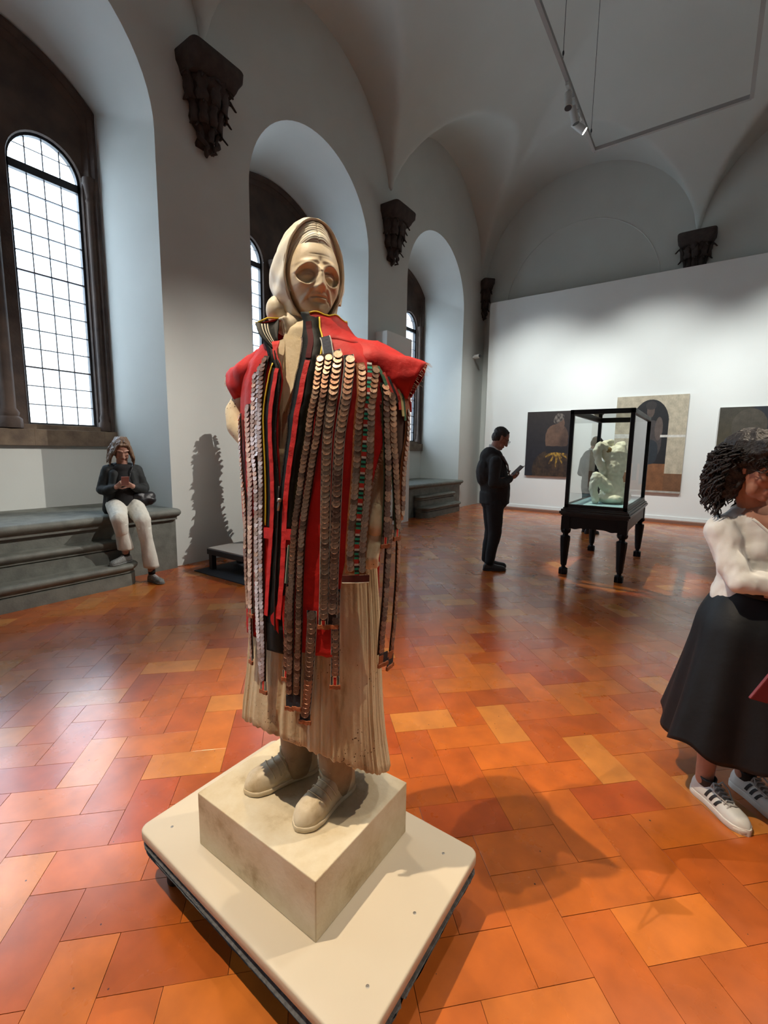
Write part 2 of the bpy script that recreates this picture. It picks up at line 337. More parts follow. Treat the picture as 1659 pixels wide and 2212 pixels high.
for wi, yc in enumerate(WY):
    root = empty('window_%d' % (wi+1), (XB, yc, 1.53), kind='structure')
    lights = [(yc-.86, yc-.10), (yc+.30, yc+1.06)]; zsill, zspr = 1.70, 4.68
    # stone surround: outer roll, recessed tympanum with the two arched lights, reveals
    P0 = back_prof(yc); P1 = back_prof(yc, ins=.05); P1b = back_prof(yc, ins=.08); P2 = back_prof(yc, ins=.14)
    clip = lambda P: [(max(min(y, 1e9), -1e9), max(z, 1.66)) for y, z in P]
    g = G(); xs = [XB, XB+.03, XB-.03, XB-.05, XB-.10]
    g.loft([[(XB+.001, y, max(z, 1.6)) for y, z in P0], [(XB+.035, y, max(z, 1.6)) for y, z in back_prof(yc, ins=.02)], [(XB+.035, y, max(z, 1.6)) for y, z in P1], [(XB-.02, y, max(z, 1.6)) for y, z in P1b], [(XB-.02, y, max(z, 1.6)) for y, z in back_prof(yc, ins=.10)], [(XB-.09, y, max(z, 1.6)) for y, z in P2]], closed=False)
    xt = XB-.09
    def up(y, R=1.57, zc=4.36, yc=yc): s = abs(y-yc); return zc+math.sqrt(max(0, R*R-s*s))
    def lightarch(y, lt, grow=0):
        c = (lt[0]+lt[1])/2; r = (lt[1]-lt[0])/2+grow; s = abs(y-c); return zspr+math.sqrt(max(0, r*r-s*s)) if s < r else None
    ys = sorted(set([yc-1.11, yc+1.11]+[v for lt in lights for v in [lt[0]+(lt[1]-lt[0])*(.5-.5*math.cos(PI*k/20)) for k in range(21)]]+[yc+t for t in (-1, -.95, .1, .2, -0.05)]))
    def lo(y):
        for lt in lights:
            a = lightarch(y, lt)
            if a and lt[0] <= y <= lt[1]: return a
        return 1.6
    colfill(g, xt, ys, lo, up)
    for lt in lights:
        hw = (lt[1]-lt[0])/2; c = (lt[0]+lt[1])/2
        prof = lambda d: [(c-hw+d, 1.62)]+arc(c, hw-d, zspr, PI, 0, 20)+[(c+hw-d, 1.62)]
        g.loft([[(xt, y, z) for y, z in prof(0)], [(xt-.03, y, z) for y, z in prof(.012)], [(xt-.04, y, z) for y, z in prof(-.005)], [(xt-.16, y, z) for y, z in prof(-.005)]], closed=False)
    g.obj('surround', M_surr, root, auto=50)
    for yy in (yc-1.12, yc-.94, yc+.1, yc+1.12):                       # colonnettes with capitals and bases
        g = G(); r0 = .045 if abs(yy-yc) > .5 else .075
        g.lathe((xt+.05, yy, 1.7), [(r0*1.7, 0), (r0*1.7, .10), (r0*1.25, .13), (r0*1.4, .17), (r0, .22), (r0, 2.78), (r0*1.25, 2.80), (r0*.95, 2.84), (r0*1.5, 2.98), (r0*1.7, 3.0), (r0*1.7, 3.06)], 12)
        g.obj('colonnette', M_surr, root, auto=50)
    g = G(); g.box((XB-.25, yc-1.24, 1.50), (XB+.06, yc+1.24, 1.69)); g.box((XB-.25, yc-1.24, 1.69), (XB-.02, yc+1.24, 1.75))
    for k in (-.86, -.1, .3, 1.06): g.box((XB-.2, yc+k-.004, 1.50), (XB+.062, yc+k+.004, 1.69))
    g.obj('sill', M_sill, root, bevel=.012)
    for li, lt in enumerate(lights):
        xg = XB-.17; y0, y1 = lt; c = (y0+y1)/2; hw = (y1-y0)/2; fz0 = 1.72
        g = G(); fr = .035
        prof = lambda d, zz: [(c-hw+d, zz)]+arc(c, hw-d, zspr, PI, 0, 24)+[(c+hw-d, zz)]
        a = prof(-.01, fz0-.02); b = prof(fr, fz0+.055)
        cl = lambda P, x: [(x, y, z) for y, z in P]
        g.loft([cl(a, xg-.03), cl(a, xg+.03), cl(b, xg+.03), cl(b, xg-.03), cl(a, xg-.03)], closed=True, caps=False)
        g.box((xg-.03, c-hw, zspr-.09), (xg+.03, c+hw, zspr+.0))
        g.obj('window_frame', M_iron, root)
        if wi == 0: continue
        # leaded panes: each pane its own piece
        ncol = 4; cw = (2*(hw-fr))/ncol; Y = [c-hw+fr+cw*k for k in range(ncol+1)]; zb = fz0+.055; zt = zspr-.09; nr = 13; Z = [zb+(zt-zb)*k/nr for k in range(nr+1)]
        for a in range(ncol):
            for b in range(nr):
                g = G(); ti = rnd.uniform(-.004, .004); t2 = rnd.uniform(-.003, .003); m_ = .003
                g.add([(xg+ti, Y[a]+m_, Z[b]+m_), (xg-t2, Y[a+1]-m_, Z[b]+m_), (xg-ti, Y[a+1]-m_, Z[b+1]-m_), (xg+t2, Y[a]+m_, Z[b+1]-m_)], [(0, 1, 2, 3)]); g.obj('pane', M_glass, root)
        R = hw-fr
        for a in range(ncol):
            for b in range(2):
                z0 = zspr+b*.19; pts = []; ys_ = [Y[a]+m_+(cw-2*m_)*k/6 for k in range(7)]
                topz = [zspr+math.sqrt(max(0, R*R-(y-c)**2)) for y in ys_]
                tz = [min(t, z0+.187) if b == 0 else t for t in topz]
                if max(tz)-z0 < .02: continue
                v = [(xg, y, z0) for y in ys_]+[(xg, y, max(t, z0)) for y, t in zip(ys_, tz)]
                g = G(); g.add(v, [(k, k+1, k+8, k+7) for k in range(6)]); g.obj('pane', M_glass, root)
        g = G(); cm = .0055
        for y in Y[1:-1]:
            g.box((xg-.006, y-cm, zb), (xg+.006, y+cm, zt)); g.box((xg-.006, y-cm, zspr), (xg+.006, y+cm, zspr+math.sqrt(max(0, R*R-(y-c)**2))))
        for k, z in enumerate(Z[1:-1]):
            s = .009 if (k % 5 == 2) else cm
            g.box((xg-.006, Y[0], z-s), (xg+.006+(s > .005)*.02, Y[-1], z+s))
        g.box((xg-.006, c-math.sqrt(R*R-.19**2), zspr+.186), (xg+.006, c+math.sqrt(R*R-.19**2), zspr+.194))
        for y in Y[1:-1]:
            for z in Z[1:-1]: g.ell((xg+.006, y, z), (.004, .007, .007), nu=6, nv=4)
        g.obj('lead_came', M_lead, root)
# neighbouring facade across the street
M_fac = mat('pale_stucco', (.80, .77, .72), .9); M_fac2 = mat('pale_stone_cornice', (.72, .72, .72), .9)
fr_ = empty('building', (-18, 4, -6), 'pale stuccoed building with stone string courses across the street', 'building')
g = G(); g.box((-26, -22, -6), (-18, 38, 6.2)); g.obj('wall', M_fac, fr_)
for z0, z1, d in ((6.2, 6.45, .5), (6.45, 6.75, .75), (6.0, 6.1, .2), (3.75, 3.95, .25), (3.5, 3.58, .15)):
    g = G(); g.box((-18.1, -22, z0), (-18+d, 38, z1)); g.obj('cornice', M_fac2, fr_)
# ---------------------------------------------------------------- stone benches with steps in the niches
def roundrect(x0, x1, y0, y1, r, n=8, corners=(1, 1)):
    """plan outline, front at x1; rounded front corners (low y, high y)"""
    P = [(x0, y0)]
    P += [(x1-r+r*math.sin(PI/2*k/n), y0+r-r*math.cos(PI/2*k/n)) for k in range(n+1)] if corners[0] else [(x1, y0)]
    P += [(x1-r+r*math.cos(PI/2*k/n), y1-r+r*math.sin(PI/2*k/n)) for k in range(n+1)] if corners[1] else [(x1, y1)]
    P.append((x0, y1)); return P
def slab(g, outline, z0, z1, prof):
    """slab whose front edge follows prof [(outset, z fraction)]"""
    rings = []
    n = len(outline)
    for off, fz in prof:
        ring = []
        for i, (x, y) in enumerate(outline):
            a = Vector(outline[i-1]) if i else None; b = Vector(outline[i+1]) if i < n-1 else None; p = Vector((x, y))
            if a is None or b is None: d = Vector((0, -1 if a is None else 1)); d = Vector((0, 0))
            else:
                t = (b-a).normalized(); d = Vector((t.y, -t.x))
            ring.append((x+d.x*off, y+d.y*off, z0+(z1-z0)*fz))
        rings.append(ring)
    g.loft(rings, True, True)
NOSE = [(-.03, 0), (-.01, .12), (-.01, .3), (.012, .42), (.03, .6), (.034, .78), (.02, .93), (-.005, 1)]
for k, yc in enumerate(WY[1:]):
    root = empty('stone_bench', (-5.6, yc, 0), ['stepped grey sandstone window bench the woman sits on', 'stepped grey sandstone window bench behind the draped figure', 'stepped grey sandstone window bench nearest the white end wall'][k], 'bench', 'stepped stone benches below the windows')
    a, b = yc-1.335, yc+1.335
    g = G(); g.box((XB, a, 0), (-5.34, b, .62)); g.obj('bench_body', M_pietra, root)
    g = G(); slab(g, [(XB, a), (-5.30, a), (-5.30, b), (XB, b)], .62, .755, [(0, 0), (-.0, .1), (0, .25), (.03, .36), (.055, .55), (.06, .72), (.045, .9), (.01, 1)]); g.obj('seat_slab', M_pietra, root, auto=50)
    e = [.62, .62, .5][k]
    for j, (xf, zt_) in enumerate(((-5.19, .49), (-5.02, .245))):
        y1 = b-e-.03*(1-j); y0 = a+(.0 if k == 0 else .35)
        ol = roundrect(-5.34, xf, y0, y1, .1+.06*j, 8, (k > 0, 1))
        g = G(); slab(g, ol, 0, zt_-.115, [(0, 0), (0, 1)]); slab(g, ol, zt_-.115, zt_, NOSE)
        g.obj('step', M_pietra, root, auto=50)
# ---------------------------------------------------------------- partition, boxed pier, low stone kerb
g = G(); g.box((-5.02, 11.85, .0), (3.9, 12.02, 5.37)); g.obj('wall_partition', M_part, origin=(0, 11.9, 0))['kind'] = 'structure'
g = G(); g.box((-5.02, 11.83, .06), (3.9, 11.85, .13)); g.obj('baseboard_partition', M_part, origin=(0, 11.8, 0))['kind'] = 'structure'
M_kerb = mat('brown_stone_kerb', (.24, .12, .08), .6)
g = G(); g.box((-4.6, 11.66, 0), (3.9, 11.83, .06)); g.obj('trim_1', M_kerb, origin=(0, 11.7, 0))['kind'] = 'structure'
g = G(); g.box((-5.4, 7.3, 0), (-5.13, 8.19, 3.74)); g.obj('panel_box', M_part, bevel=.004)
tag(bpy.data.objects['panel_box'], 'tall pale boxed panel standing against the pier under the middle corbel', 'panel')
# ---------------------------------------------------------------- corbels
def corbel(name, c, ax, label, kw=.78, seed=0):
    """carved vault corbel: c = point on the wall under the springing, ax = wall tangent"""
    ax = Vector((*ax, 0)).normalized(); out = Vector((ax.y, -ax.x, 0)); c = Vector(c); R = random.Random(seed)
    root = empty(name, c-Vector((0, 0, 1.25)), label, 'corbel', 'carved stone corbels carrying the vault')
    P = lambda a, o_, z: c+ax*a*kw+out*o_*.8+Vector((0, 0, z*.80))
    def half(w, d, z, n=12, sq=.55):
        pts = []
        for k in range(n+1):
            t = PI*k/n; ca, sa = math.cos(t), math.sin(t); pts.append(P(w*abs(ca)**sq*(1 if ca > 0 else -1), d*sa**sq, z))
        return pts
    g = G(); g.loft([half(.36, .34, -.30, sq=.2), half(.38, .38, -.26, sq=.2), half(.40, .42, -.2, sq=.2), half(.44, .47, -.14, sq=.2), half(.45, .48, -.02, sq=.2), half(.44, .47, 0, sq=.2)]); g.obj('abacus', M_corbel, root, auto=40)
    g = G(); rows = []
    for k in range(20):
        t = k/19; z = -.28-t*.86; w = .33-.21*t**1.3+.03*math.sin(t*14); d = .30*(1-t)**.8+.05+.03*math.sin(t*11+1)
        rows.append([P((w+.02*math.sin(j*2.1+k))*math.cos(PI*j/16), d*math.sin(PI*j/16)*(1+.12*math.sin(j*2.4)+.06*math.cos(k*1.7+j)), z) for j in range(17)])
    g.loft(rows, True, True); g.obj('bell', M_corbel, root, smooth=True)
    # acanthus leaves curling out, in tiers
    for tier, (z0, n, L) in enumerate(((-.62, 5, .34), (-.88, 5, .32), (-1.08, 3, .22))):
        for k in range(n):
            t = (k+.5)/n*PI; wd = .30-.2*tier*.45; d0 = .26-.07*tier
            g = G(); rows = []
            for q in range(9):
                s = q/8; bend = .02+.15*s**2.5*(1.3 if k in (0, n-1) else 1)
                z = z0+L*(math.sin(s*PI*.62)) ; z -= .10*max(0, s-.7)/.3
                width = (.075-.02*tier)*(1-.93*s**2.2)*(1+.28*math.sin(s*20+k*2))
                ctr = Vector(((wd+bend*.9)*math.cos(t), (d0+bend)*math.sin(t)+.02, z)); tan = Vector((-math.sin(t), math.cos(t)*.7, 0)).normalized()
                rows.append([P(*(ctr+tan*width*u+Vector((math.cos(t)*.02, .02, 0))*(1-u*u))) for u in (-1, -.5, 0, .5, 1)])
            g.loft(rows, closed=False); g.obj('carved_leaf', M_corbel, root, smooth=True, solid=.018)
    # curled tendrils at the tip
    for sx in (-1, 1):
        g = G(); pts = [P(sx*(.14+.05*math.sin(q*.9)-.008*q), .09+.012*q, -.98-.030*q) for q in range(8)]+[P(sx*(.05-.02*q), .12, -1.20-.018*math.sin(q*1.2)) for q in range(3)]
        g.tube(pts, [.03, .032, .03, .028, .025, .022, .02, .018, .015, .012, .006], 7); g.obj('tendril', M_corbel, root, smooth=True)
    g = G(); g.tube([P(.01*math.sin(q), .08-.006*q, -1.1-.02*q) for q in range(8)], [.06, .055, .05, .045, .035, .03, .022, .008], 8); g.obj('pendant', M_corbel, root, smooth=True)
corbel('corbel', (XW, 3.72, 6.03), (0, 1), 'dark carved stone corbel high on the nearest pier, largest of the corbels', seed=1)
corbel('corbel', (XW, 7.76, 6.05), (0, 1), 'dark carved stone corbel on the pier above the boxed panel', seed=2)
corbel('corbel', (XW+.02, 12.24, 6.05), (.707, .707), 'slim dark stone corbel in the far corner by the partition', .36, seed=3)
corbel('corbel', (-.6, YN, 6.15), (1, 0), 'dark stone corbel half hidden above the white end partition', seed=4)
# ---------------------------------------------------------------- lighting track, cables, spot heads
M_trk = mat('grey_track_paint', (.26, .25, .24), .5); M_lens = bpy.data.materials.new('lit_lens'); M_lens.use_nodes = True
pp = M_lens.node_tree.nodes['Principled BSDF']; pp.inputs['Emission Color'].default_value = (1, .95, .85, 1); pp.inputs['Emission Strength'].default_value = 12
tr_ = empty('lighting_track', (-.9, 6, 6.0), 'rectangular suspended lighting track hanging below the vault', 'light track')
X0, X1, Y0, Y1, ZK = -1.81, .05, -2.0, 7.93, 6.0
for a, b in (((X0-.022, Y0, ZK), (X0+.022, Y1, ZK+.05)), ((X1-.022, Y0, ZK), (X1+.022, Y1, ZK+.05)), ((X0, Y1-.022, ZK), (X1, Y1+.022, ZK+.05)), ((X0, Y0-.022, ZK), (X1, Y0+.022, ZK+.05))):
    g = G(); g.box(a, b); g.obj('rail', M_trk, tr_)
for x, y in ((X0, Y1-.25), (X0, 6.1), (X0, 3), (X1, Y1-.3), (X1, 5), (X1, 2)):
    g = G(); g.tube([(x, y, ZK+.03), (x, y, vz(x, y)+.01)], .0035, 5); g.ell((x, y, ZK+.16), (.012, .012, .03)); g.obj('suspension_cable', M_iron, tr_)
M_lampw = mat('grey_lamp_housing', (.45, .46, .44), .45)
def head(x, y, aim, label, lit=True, two=False):
    root = empty('track_spotlight', (x, y, ZK-.2), label, 'spotlight', 'spotlights on the suspended track'); a = Vector(aim).normalized(); c = Vector((x, y, ZK-.16))
    g = G(); g.box((x-.02, y-.09, ZK-.04), (x+.02, y+.09, ZK)); g.tube([(x, y, ZK-.02), (x, y, ZK-.14)], .010, 8); g.obj('adapter', M_lampw, root)
    g = G(); g.tube([c-a*.10, c-a*.09, c+a*.08, c+a*.10], [.03, .045, .05, .05], 16); g.obj('lamp_housing', M_lampw, root, auto=40)
    g = G(); g.tube([c+a*.1005, c+a*.102], [.043, .043], 16); g.obj('lens', M_lens if lit else M_iron, root)
head(X0, 6.98, (.75, .35, -.62), 'lit spotlight on the track, its bright lens facing right')
head(X0, 6.72, (.25, .25, -.9), 'grey spotlight next to the lit one on the track', False)
head(X0, 6.42, (.1, -.2, -1), 'grey spotlight third from the track corner, its lens turned away', False)
head(X1, 5.55, (-.2, -.5, -.9), 'grey spotlight on the right rail of the track, at the frame edge', False)
# security camera
r0 = empty('security_camera', (XW+.1, 11.7, 3.9), 'small black and white security camera on the wall by the far corner', 'camera')
g = G(); g.lathe((XW+.03, 11.72, 3.99), [(.05, 0), (.05, .05), (.01, .06)], 12); g.obj('bracket', M_part, r0, auto=40)
g = G(); g.tube([(XW+.05, 11.72, 4.02), (XW+.22, 11.66, 4.02)], [.05, .05], 12); g.obj('camera_body', M_part, r0, auto=40)
g = G(); g.tube([(XW+.221, 11.66, 4.02), (XW+.235, 11.655, 4.02)], [.045, .04], 12); g.obj('lens', M_black, r0, auto=40)
# measured outlines of the garment: (angle, height) pairs on its surface
DSEC=[(0.6, 0.0188, 0.2322, 0.1718), (0.7, 0.0238, 0.2284, 0.169), (0.8, 0.0275, 0.2271, 0.1658), (0.9, 0.0312, 0.2309, 0.1639), (1.0, 0.0333, 0.2364, 0.1631), (1.1, 0.0325, 0.2415, 0.1618), (1.2, 0.0328, 0.2445, 0.1589), (1.3, 0.0355, 0.2495, 0.1572), (1.4, 0.0375, 0.2533, 0.157), (1.5, 0.0399, 0.2548, 0.158), (1.58, 0.0406, 0.2531, 0.1569), (1.64, 0.0398, 0.2497, 0.1548), (1.7, 0.0313, 0.2348, 0.1456), (1.74, 0.0275, 0.215, 0.1376), (1.78, 0.0187, 0.1736, 0.118), (1.82, -0.0012, 0.1275, 0.0956), (1.86, -0.0169, 0.1106, 0.0885), (1.9, -0.0155, 0.1028, 0.0823)]
SSEC=[(0.45, 0.0036, 0.2518, 0.1662), (0.5, 0.0013, 0.2473, 0.1632), (0.55, -0.001, 0.2419, 0.1597), (0.6, -0.0032, 0.2363, 0.1559), (0.7, -0.0039, 0.227, 0.1498), (0.8, 0.0006, 0.2168, 0.1431), (0.9, 0.0028, 0.2106, 0.139), (1.0, 0.0039, 0.2053, 0.1355), (1.1, 0.0019, 0.201, 0.1327), (1.2, -0.0007, 0.1961, 0.1294)]
PATH={
'S1':[(145.5,1.587),(141.4,1.533),(142.3,1.518),(141.2,1.476),(138.5,1.426),(135.6,1.377),(134.1,1.323),(134.3,1.275),(135.9,1.203),(136.1,1.143),(135.5,1.083),(134.9,1.03)],
'S2':[(127.9,1.61),(127.1,1.566),(126.6,1.54),(126.2,1.514),(124.7,1.466),(123.8,1.41),(124.9,1.356),(126.2,1.287),(127.1,1.208),(127.8,1.129),(130.0,1.035)],
'S3':[(119.6,1.695),(119.6,1.626),(120.5,1.587),(120.3,1.561),(120.5,1.532),(120.1,1.477),(118.0,1.433),(117.3,1.381),(117.9,1.309),(118.4,1.232),(118.7,1.155),(118.7,1.088),(119.9,1.03),(119.3,0.962),(118.7,0.893),(116.3,0.83)],
'S3b':[(112.3,1.736),(112.5,1.682),(113.2,1.625),(113.8,1.586),(113.9,1.565),(113.4,1.532),(112.8,1.467),(112.7,1.405),(113.2,1.348),(113.8,1.292),(114.1,1.215),(114.3,1.138),(114.2,1.079),(114.7,1.027),(114.8,0.946),(114.8,0.873),(115.1,0.827)],
'S3c':[(115.9,1.715),(116.0,1.654),(116.7,1.59),(116.7,1.532),(116.7,1.485)],
'S4':[(76.8,1.729),(79.0,1.693),(81.7,1.648),(83.4,1.608),(85.3,1.567),(84.6,1.553),(86.2,1.515),(87.6,1.459),(88.8,1.41),(89.5,1.359),(90.2,1.319),(90.8,1.271),(91.0,1.208),(91.4,1.133),(92.3,1.063),(92.5,0.997),(92.4,0.919),(92.6,0.863),(92.3,0.815)],
'S5':[(71.1,1.732),(74.1,1.699),(76.9,1.658),(78.8,1.614),(80.0,1.574),(81.1,1.529),(82.1,1.516),(83.5,1.467),(84.6,1.421),(85.7,1.385),(86.8,1.338),(87.9,1.284),(88.2,1.228),(88.4,1.173),(88.7,1.097),(89.1,1.028),(89.2,0.95),(89.5,0.89),(89.3,0.819)],
'S6':[(64.2,1.741),(67.7,1.706),(70.9,1.665),(73.2,1.628),(74.1,1.587),(75.1,1.567),(75.5,1.54),(76.1,1.516),(76.3,1.447),(76.3,1.376),(76.0,1.305),(75.5,1.233),(75.2,1.159),(75.2,1.104),(75.5,1.047)],
'S7':[(56.2,1.729),(60.2,1.692),(63.3,1.655),(65.5,1.618),(66.9,1.584),(68.2,1.547),(69.0,1.516),(69.3,1.465),(69.7,1.412),(69.7,1.342),(69.7,1.27),(69.4,1.197),(69.7,1.142),(69.9,1.06)],
'S7b':[(67.4,1.116),(67.8,1.056),(67.3,0.98),(66.3,0.886)],
'S8':[(49.4,1.709),(52.9,1.666),(55.5,1.615),(57.1,1.568),(57.3,1.527),(57.9,1.448),(58.4,1.396),(59.2,1.343),(59.4,1.289),(59.7,1.235),(58.6,1.187)],
'R1':[(41.0,1.723),(48.0,1.666),(51.4,1.598),(51.7,1.578),(52.1,1.534),(52.8,1.5),(53.6,1.431),(54.2,1.36),(55.0,1.289),(55.0,1.235),(53.3,1.156)],
'S9':[(38.1,1.704),(41.4,1.681),(46.7,1.643),(47.9,1.609),(48.5,1.575),(48.4,1.528),(48.9,1.473),(49.0,1.42),(49.8,1.371),(50.1,1.321),(50.9,1.278),(50.9,1.234),(49.8,1.179)],
'S10':[(32.8,1.662),(35.6,1.617),(34.6,1.57),(34.4,1.553),(34.0,1.522),(33.3,1.483),(31.4,1.413),(31.4,1.341),(30.5,1.275)],
'S11':[(29.2,1.639),(29.1,1.584),(29.1,1.57),(29.0,1.532),(27.8,1.501),(24.7,1.441),(21.9,1.375),(18.8,1.319),(16.3,1.289)],
'S12':[(4.8,1.603),(7.7,1.581),(5.3,1.534),(11.8,1.502),(13.2,1.447),(11.8,1.392),(9.4,1.32)],
'S13':[(26.4,1.31),(24.0,1.246),(24.0,1.19),(24.1,1.133),(24.3,1.056),(26.8,1.005),(25.4,0.936)],
'S14':[(9.9,1.259),(7.0,1.199),(6.5,1.14),(7.0,1.08),(7.8,1.021),(8.3,0.913)],
'S15':[(93.6,1.116),(94.9,1.042),(95.4,0.963),(95.5,0.884)],
'S16':[(82.9,1.051),(82.7,1.017),(83.2,0.993),(83.6,0.935),(83.9,0.856),(84.4,0.799),(85.1,0.759)],
'S17':[(132.7,0.998),(133.2,0.948),(132.6,0.89)],
'ZR':[(78.7,1.843),(86.7,1.793),(88.4,1.747),(89.9,1.701),(91.9,1.65),(93.4,1.598),(94.8,1.585),(94.6,1.546),(96.4,1.486),(97.4,1.451),(98.4,1.415),(99.1,1.385)],
'YR':[(54.7,1.851),(65.9,1.808),(73.9,1.764),(78.7,1.722),(81.7,1.679),(84.7,1.631),(86.3,1.577),(87.3,1.519),(89.1,1.459),(90.3,1.388),(91.0,1.337),(91.8,1.285)],
'RR':[(72.5,1.839),(82.9,1.773),(84.6,1.728),(86.8,1.697),(88.9,1.659),(90.3,1.601),(91.0,1.567),(91.5,1.532),(92.0,1.518),(93.2,1.469),(94.7,1.415),(95.7,1.357),(96.4,1.298),(96.6,1.242),(97.1,1.167),(98.6,1.09),(100.7,1.019)],
'ZL':[(120.6,1.8),(106.2,1.76),(100.1,1.725),(98.2,1.686),(100.1,1.634),(101.8,1.585),(101.8,1.532),(101.8,1.518),(100.9,1.468),(100.3,1.425),(99.5,1.385)],
'YL':[(104.7,1.726),(107.3,1.677),(110.0,1.632),(111.3,1.582),(110.6,1.557),(110.3,1.518),(109.9,1.496),(109.3,1.435),(109.0,1.368),(110.0,1.289)],
'RL':[(100.6,1.711),(102.4,1.669),(104.8,1.624),(105.9,1.575),(105.3,1.518),(104.1,1.443),(103.8,1.384),(104.2,1.325),(105.1,1.265),(106.2,1.212),(107.7,1.13),(110.8,1.023)],
'ZC':[(99.3,1.4),(99.8,1.334),(100.7,1.259),(101.7,1.165),(103.1,1.068),(103.7,0.989)],
'BR':[(93.3,1.24),(94.2,1.169),(95.1,1.123)],
'BRo':[(92.5,1.241),(92.7,1.181),(93.0,1.124)],
'HBL':[(110.8,1.267),(104.6,1.271)],
'HBR':[(96.4,1.269),(91.6,1.269)],
'E1':[(36.4,1.686),(40.1,1.64),(38.5,1.566),(35.5,1.525),(39.4,1.48),(44.2,1.42),(50.4,1.343),(56.4,1.278),(61.1,1.216),(64.0,1.15),(64.7,1.087),(64.5,1.023)],
'STR':[(68.0,1.787),(63.4,1.785),(73.0,1.734)],
'STR2':[(66.0,1.785),(69.9,1.745)],
}
# ---------------------------------------------------------------- slab, plinth
def stonemat(name, c1, c2, c3, scale=6, rough=.75, bump=.25, pits=True, streak=None):
    m, nt, p = newmat(name); ge = N(nt, 'ShaderNodeNewGeometry'); p.inputs['Roughness'].default_value = rough
    n = N(nt, 'ShaderNodeTexNoise'); n.inputs['Scale'].default_value = scale; n.inputs['Detail'].default_value = 8; n.inputs['Roughness'].default_value = .62; mpp = N(nt, 'ShaderNodeMapping'); mpp.inputs['Scale'].default_value = (1, 1, streak or 1); nt.links.new(ge.outputs['Position'], mpp.inputs[0]); nt.links.new(mpp.outputs[0], n.inputs[0])
    r = N(nt, 'ShaderNodeValToRGB'); nt.links.new(n.outputs[0], r.inputs[0]); e = r.color_ramp.elements
    e[0].position = .30; e[0].color = (*c3, 1); e[1].position = .66; e[1].color = (*c1, 1); k = e.new(.46); k.color = (*c2, 1); src = r.outputs[0]
    if pits:
        v = N(nt, 'ShaderNodeTexVoronoi'); v.inputs['Scale'].default_value = 95; nt.links.new(ge.outputs['Position'], v.inputs[0])
        n2 = N(nt, 'ShaderNodeTexNoise'); n2.inputs['Scale'].default_value = 9; nt.links.new(ge.outputs['Position'], n2.inputs[0])
        mr = N(nt, 'ShaderNodeMapRange'); mr.inputs[1].default_value = .50; mr.inputs[2].default_value = .72; mr.inputs[3].default_value = 0; mr.inputs[4].default_value = .26; nt.links.new(n2.outputs[0], mr.inputs[0])
        lt = N(nt, 'ShaderNodeMath', operation='LESS_THAN'); nt.links.new(v.outputs['Distance'], lt.inputs[0]); nt.links.new(mr.outputs[0], lt.inputs[1])
        mx = N(nt, 'ShaderNodeMix', data_type='RGBA'); mx.inputs[7].default_value = (*[x*.5 for x in c3], 1); nt.links.new(lt.outputs[0], mx.inputs[0]); nt.links.new(src, mx.inputs[6]); src = mx.outputs[2]
    nt.links.new(src, p.inputs['Base Color'])
    n3 = N(nt, 'ShaderNodeTexNoise'); n3.inputs['Scale'].default_value = 70; n3.inputs['Detail'].default_value = 6; nt.links.new(ge.outputs['Position'], n3.inputs[0])
    b = N(nt, 'ShaderNodeBump'); b.inputs['Strength'].default_value = bump; b.inputs['Distance'].default_value = .004; nt.links.new(n3.outputs[0], b.inputs['Height']); nt.links.new(b.outputs[0], p.inputs['Normal']); return m
M_stone = stonemat('carved_limestone', (.70, .60, .42), (.60, .49, .31), (.40, .29, .15), 9, .72, .3)
M_skirt = stonemat('weathered_pleated_limestone', (.66, .56, .38), (.55, .43, .26), (.24, .15, .07), 13, .78, .5, True, .22)
M_face = stonemat('smooth_limestone', (.68, .58, .42), (.62, .50, .33), (.46, .34, .19), 14, .5, .12, False)
M_hood = stonemat('pale_limestone', (.74, .70, .58), (.68, .60, .45), (.55, .45, .30), 7, .5, .12, False)
M_plinth = stonemat('mottled_limestone', (.66, .58, .43), (.58, .48, .32), (.36, .26, .14), 7, .8, .2, False)
M_ptop = stonemat('pale_chalky_limestone', (.72, .68, .58), (.66, .58, .44), (.50, .42, .30), 9, .85, .2, False)
M_boot = stonemat('stained_shaded_limestone', (.42, .29, .17), (.33, .22, .13), (.20, .12, .07), 10, .75, .3, False)  # partly stain, partly the shade under the skirt put into the colour
M_slab = mat('cream_polished_stone', (.58, .50, .38), .55, var=.06, vscale=3)
M_gran = mat('rough_grey_granite', (.13, .13, .135), .9, var=.5, vscale=70, bump=.8, bscale=60)
M_foot = mat('dark_wooden_batten', (.03, .022, .018), .8)
base = empty('stone_slab_base', (-.995, .975, 0), 'cream stone slab on rough granite underside carrying the plinth', 'slab')
def rrect(x0, x1, y0, y1, r, z, n=5, wob=0, seed=0):
    P = []
    for cx, cy, a0 in ((x1-r, y1-r, 0), (x0+r, y1-r, PI/2), (x0+r, y0+r, PI), (x1-r, y0+r, 1.5*PI)):
        for k in range(n+1): a = a0+PI/2*k/n; P.append([cx+r*math.cos(a), cy+r*math.sin(a)])
    out = []
    for i, p in enumerate(P):
        q = P[(i+1) % len(P)]; d = math.hypot(q[0]-p[0], q[1]-p[1]); m = max(1, int(d/.02)) if wob else 1
        for k in range(m):
            x = p[0]+(q[0]-p[0])*k/m; y = p[1]+(q[1]-p[1])*k/m; c = nz(x*9+seed, y*9, z*25)*wob+nz(x*40+seed, y*40, z*60)*wob*.4
            cx, cy = (x0+x1)/2, (y0+y1)/2; L = math.hypot(x-cx, y-cy); out.append((x-(x-cx)/L*abs(c), y-(y-cy)/L*abs(c), z))
    return out
g = G(); X0_, X1_, Y0_, Y1_ = -1.49, -.50, .67, 1.28
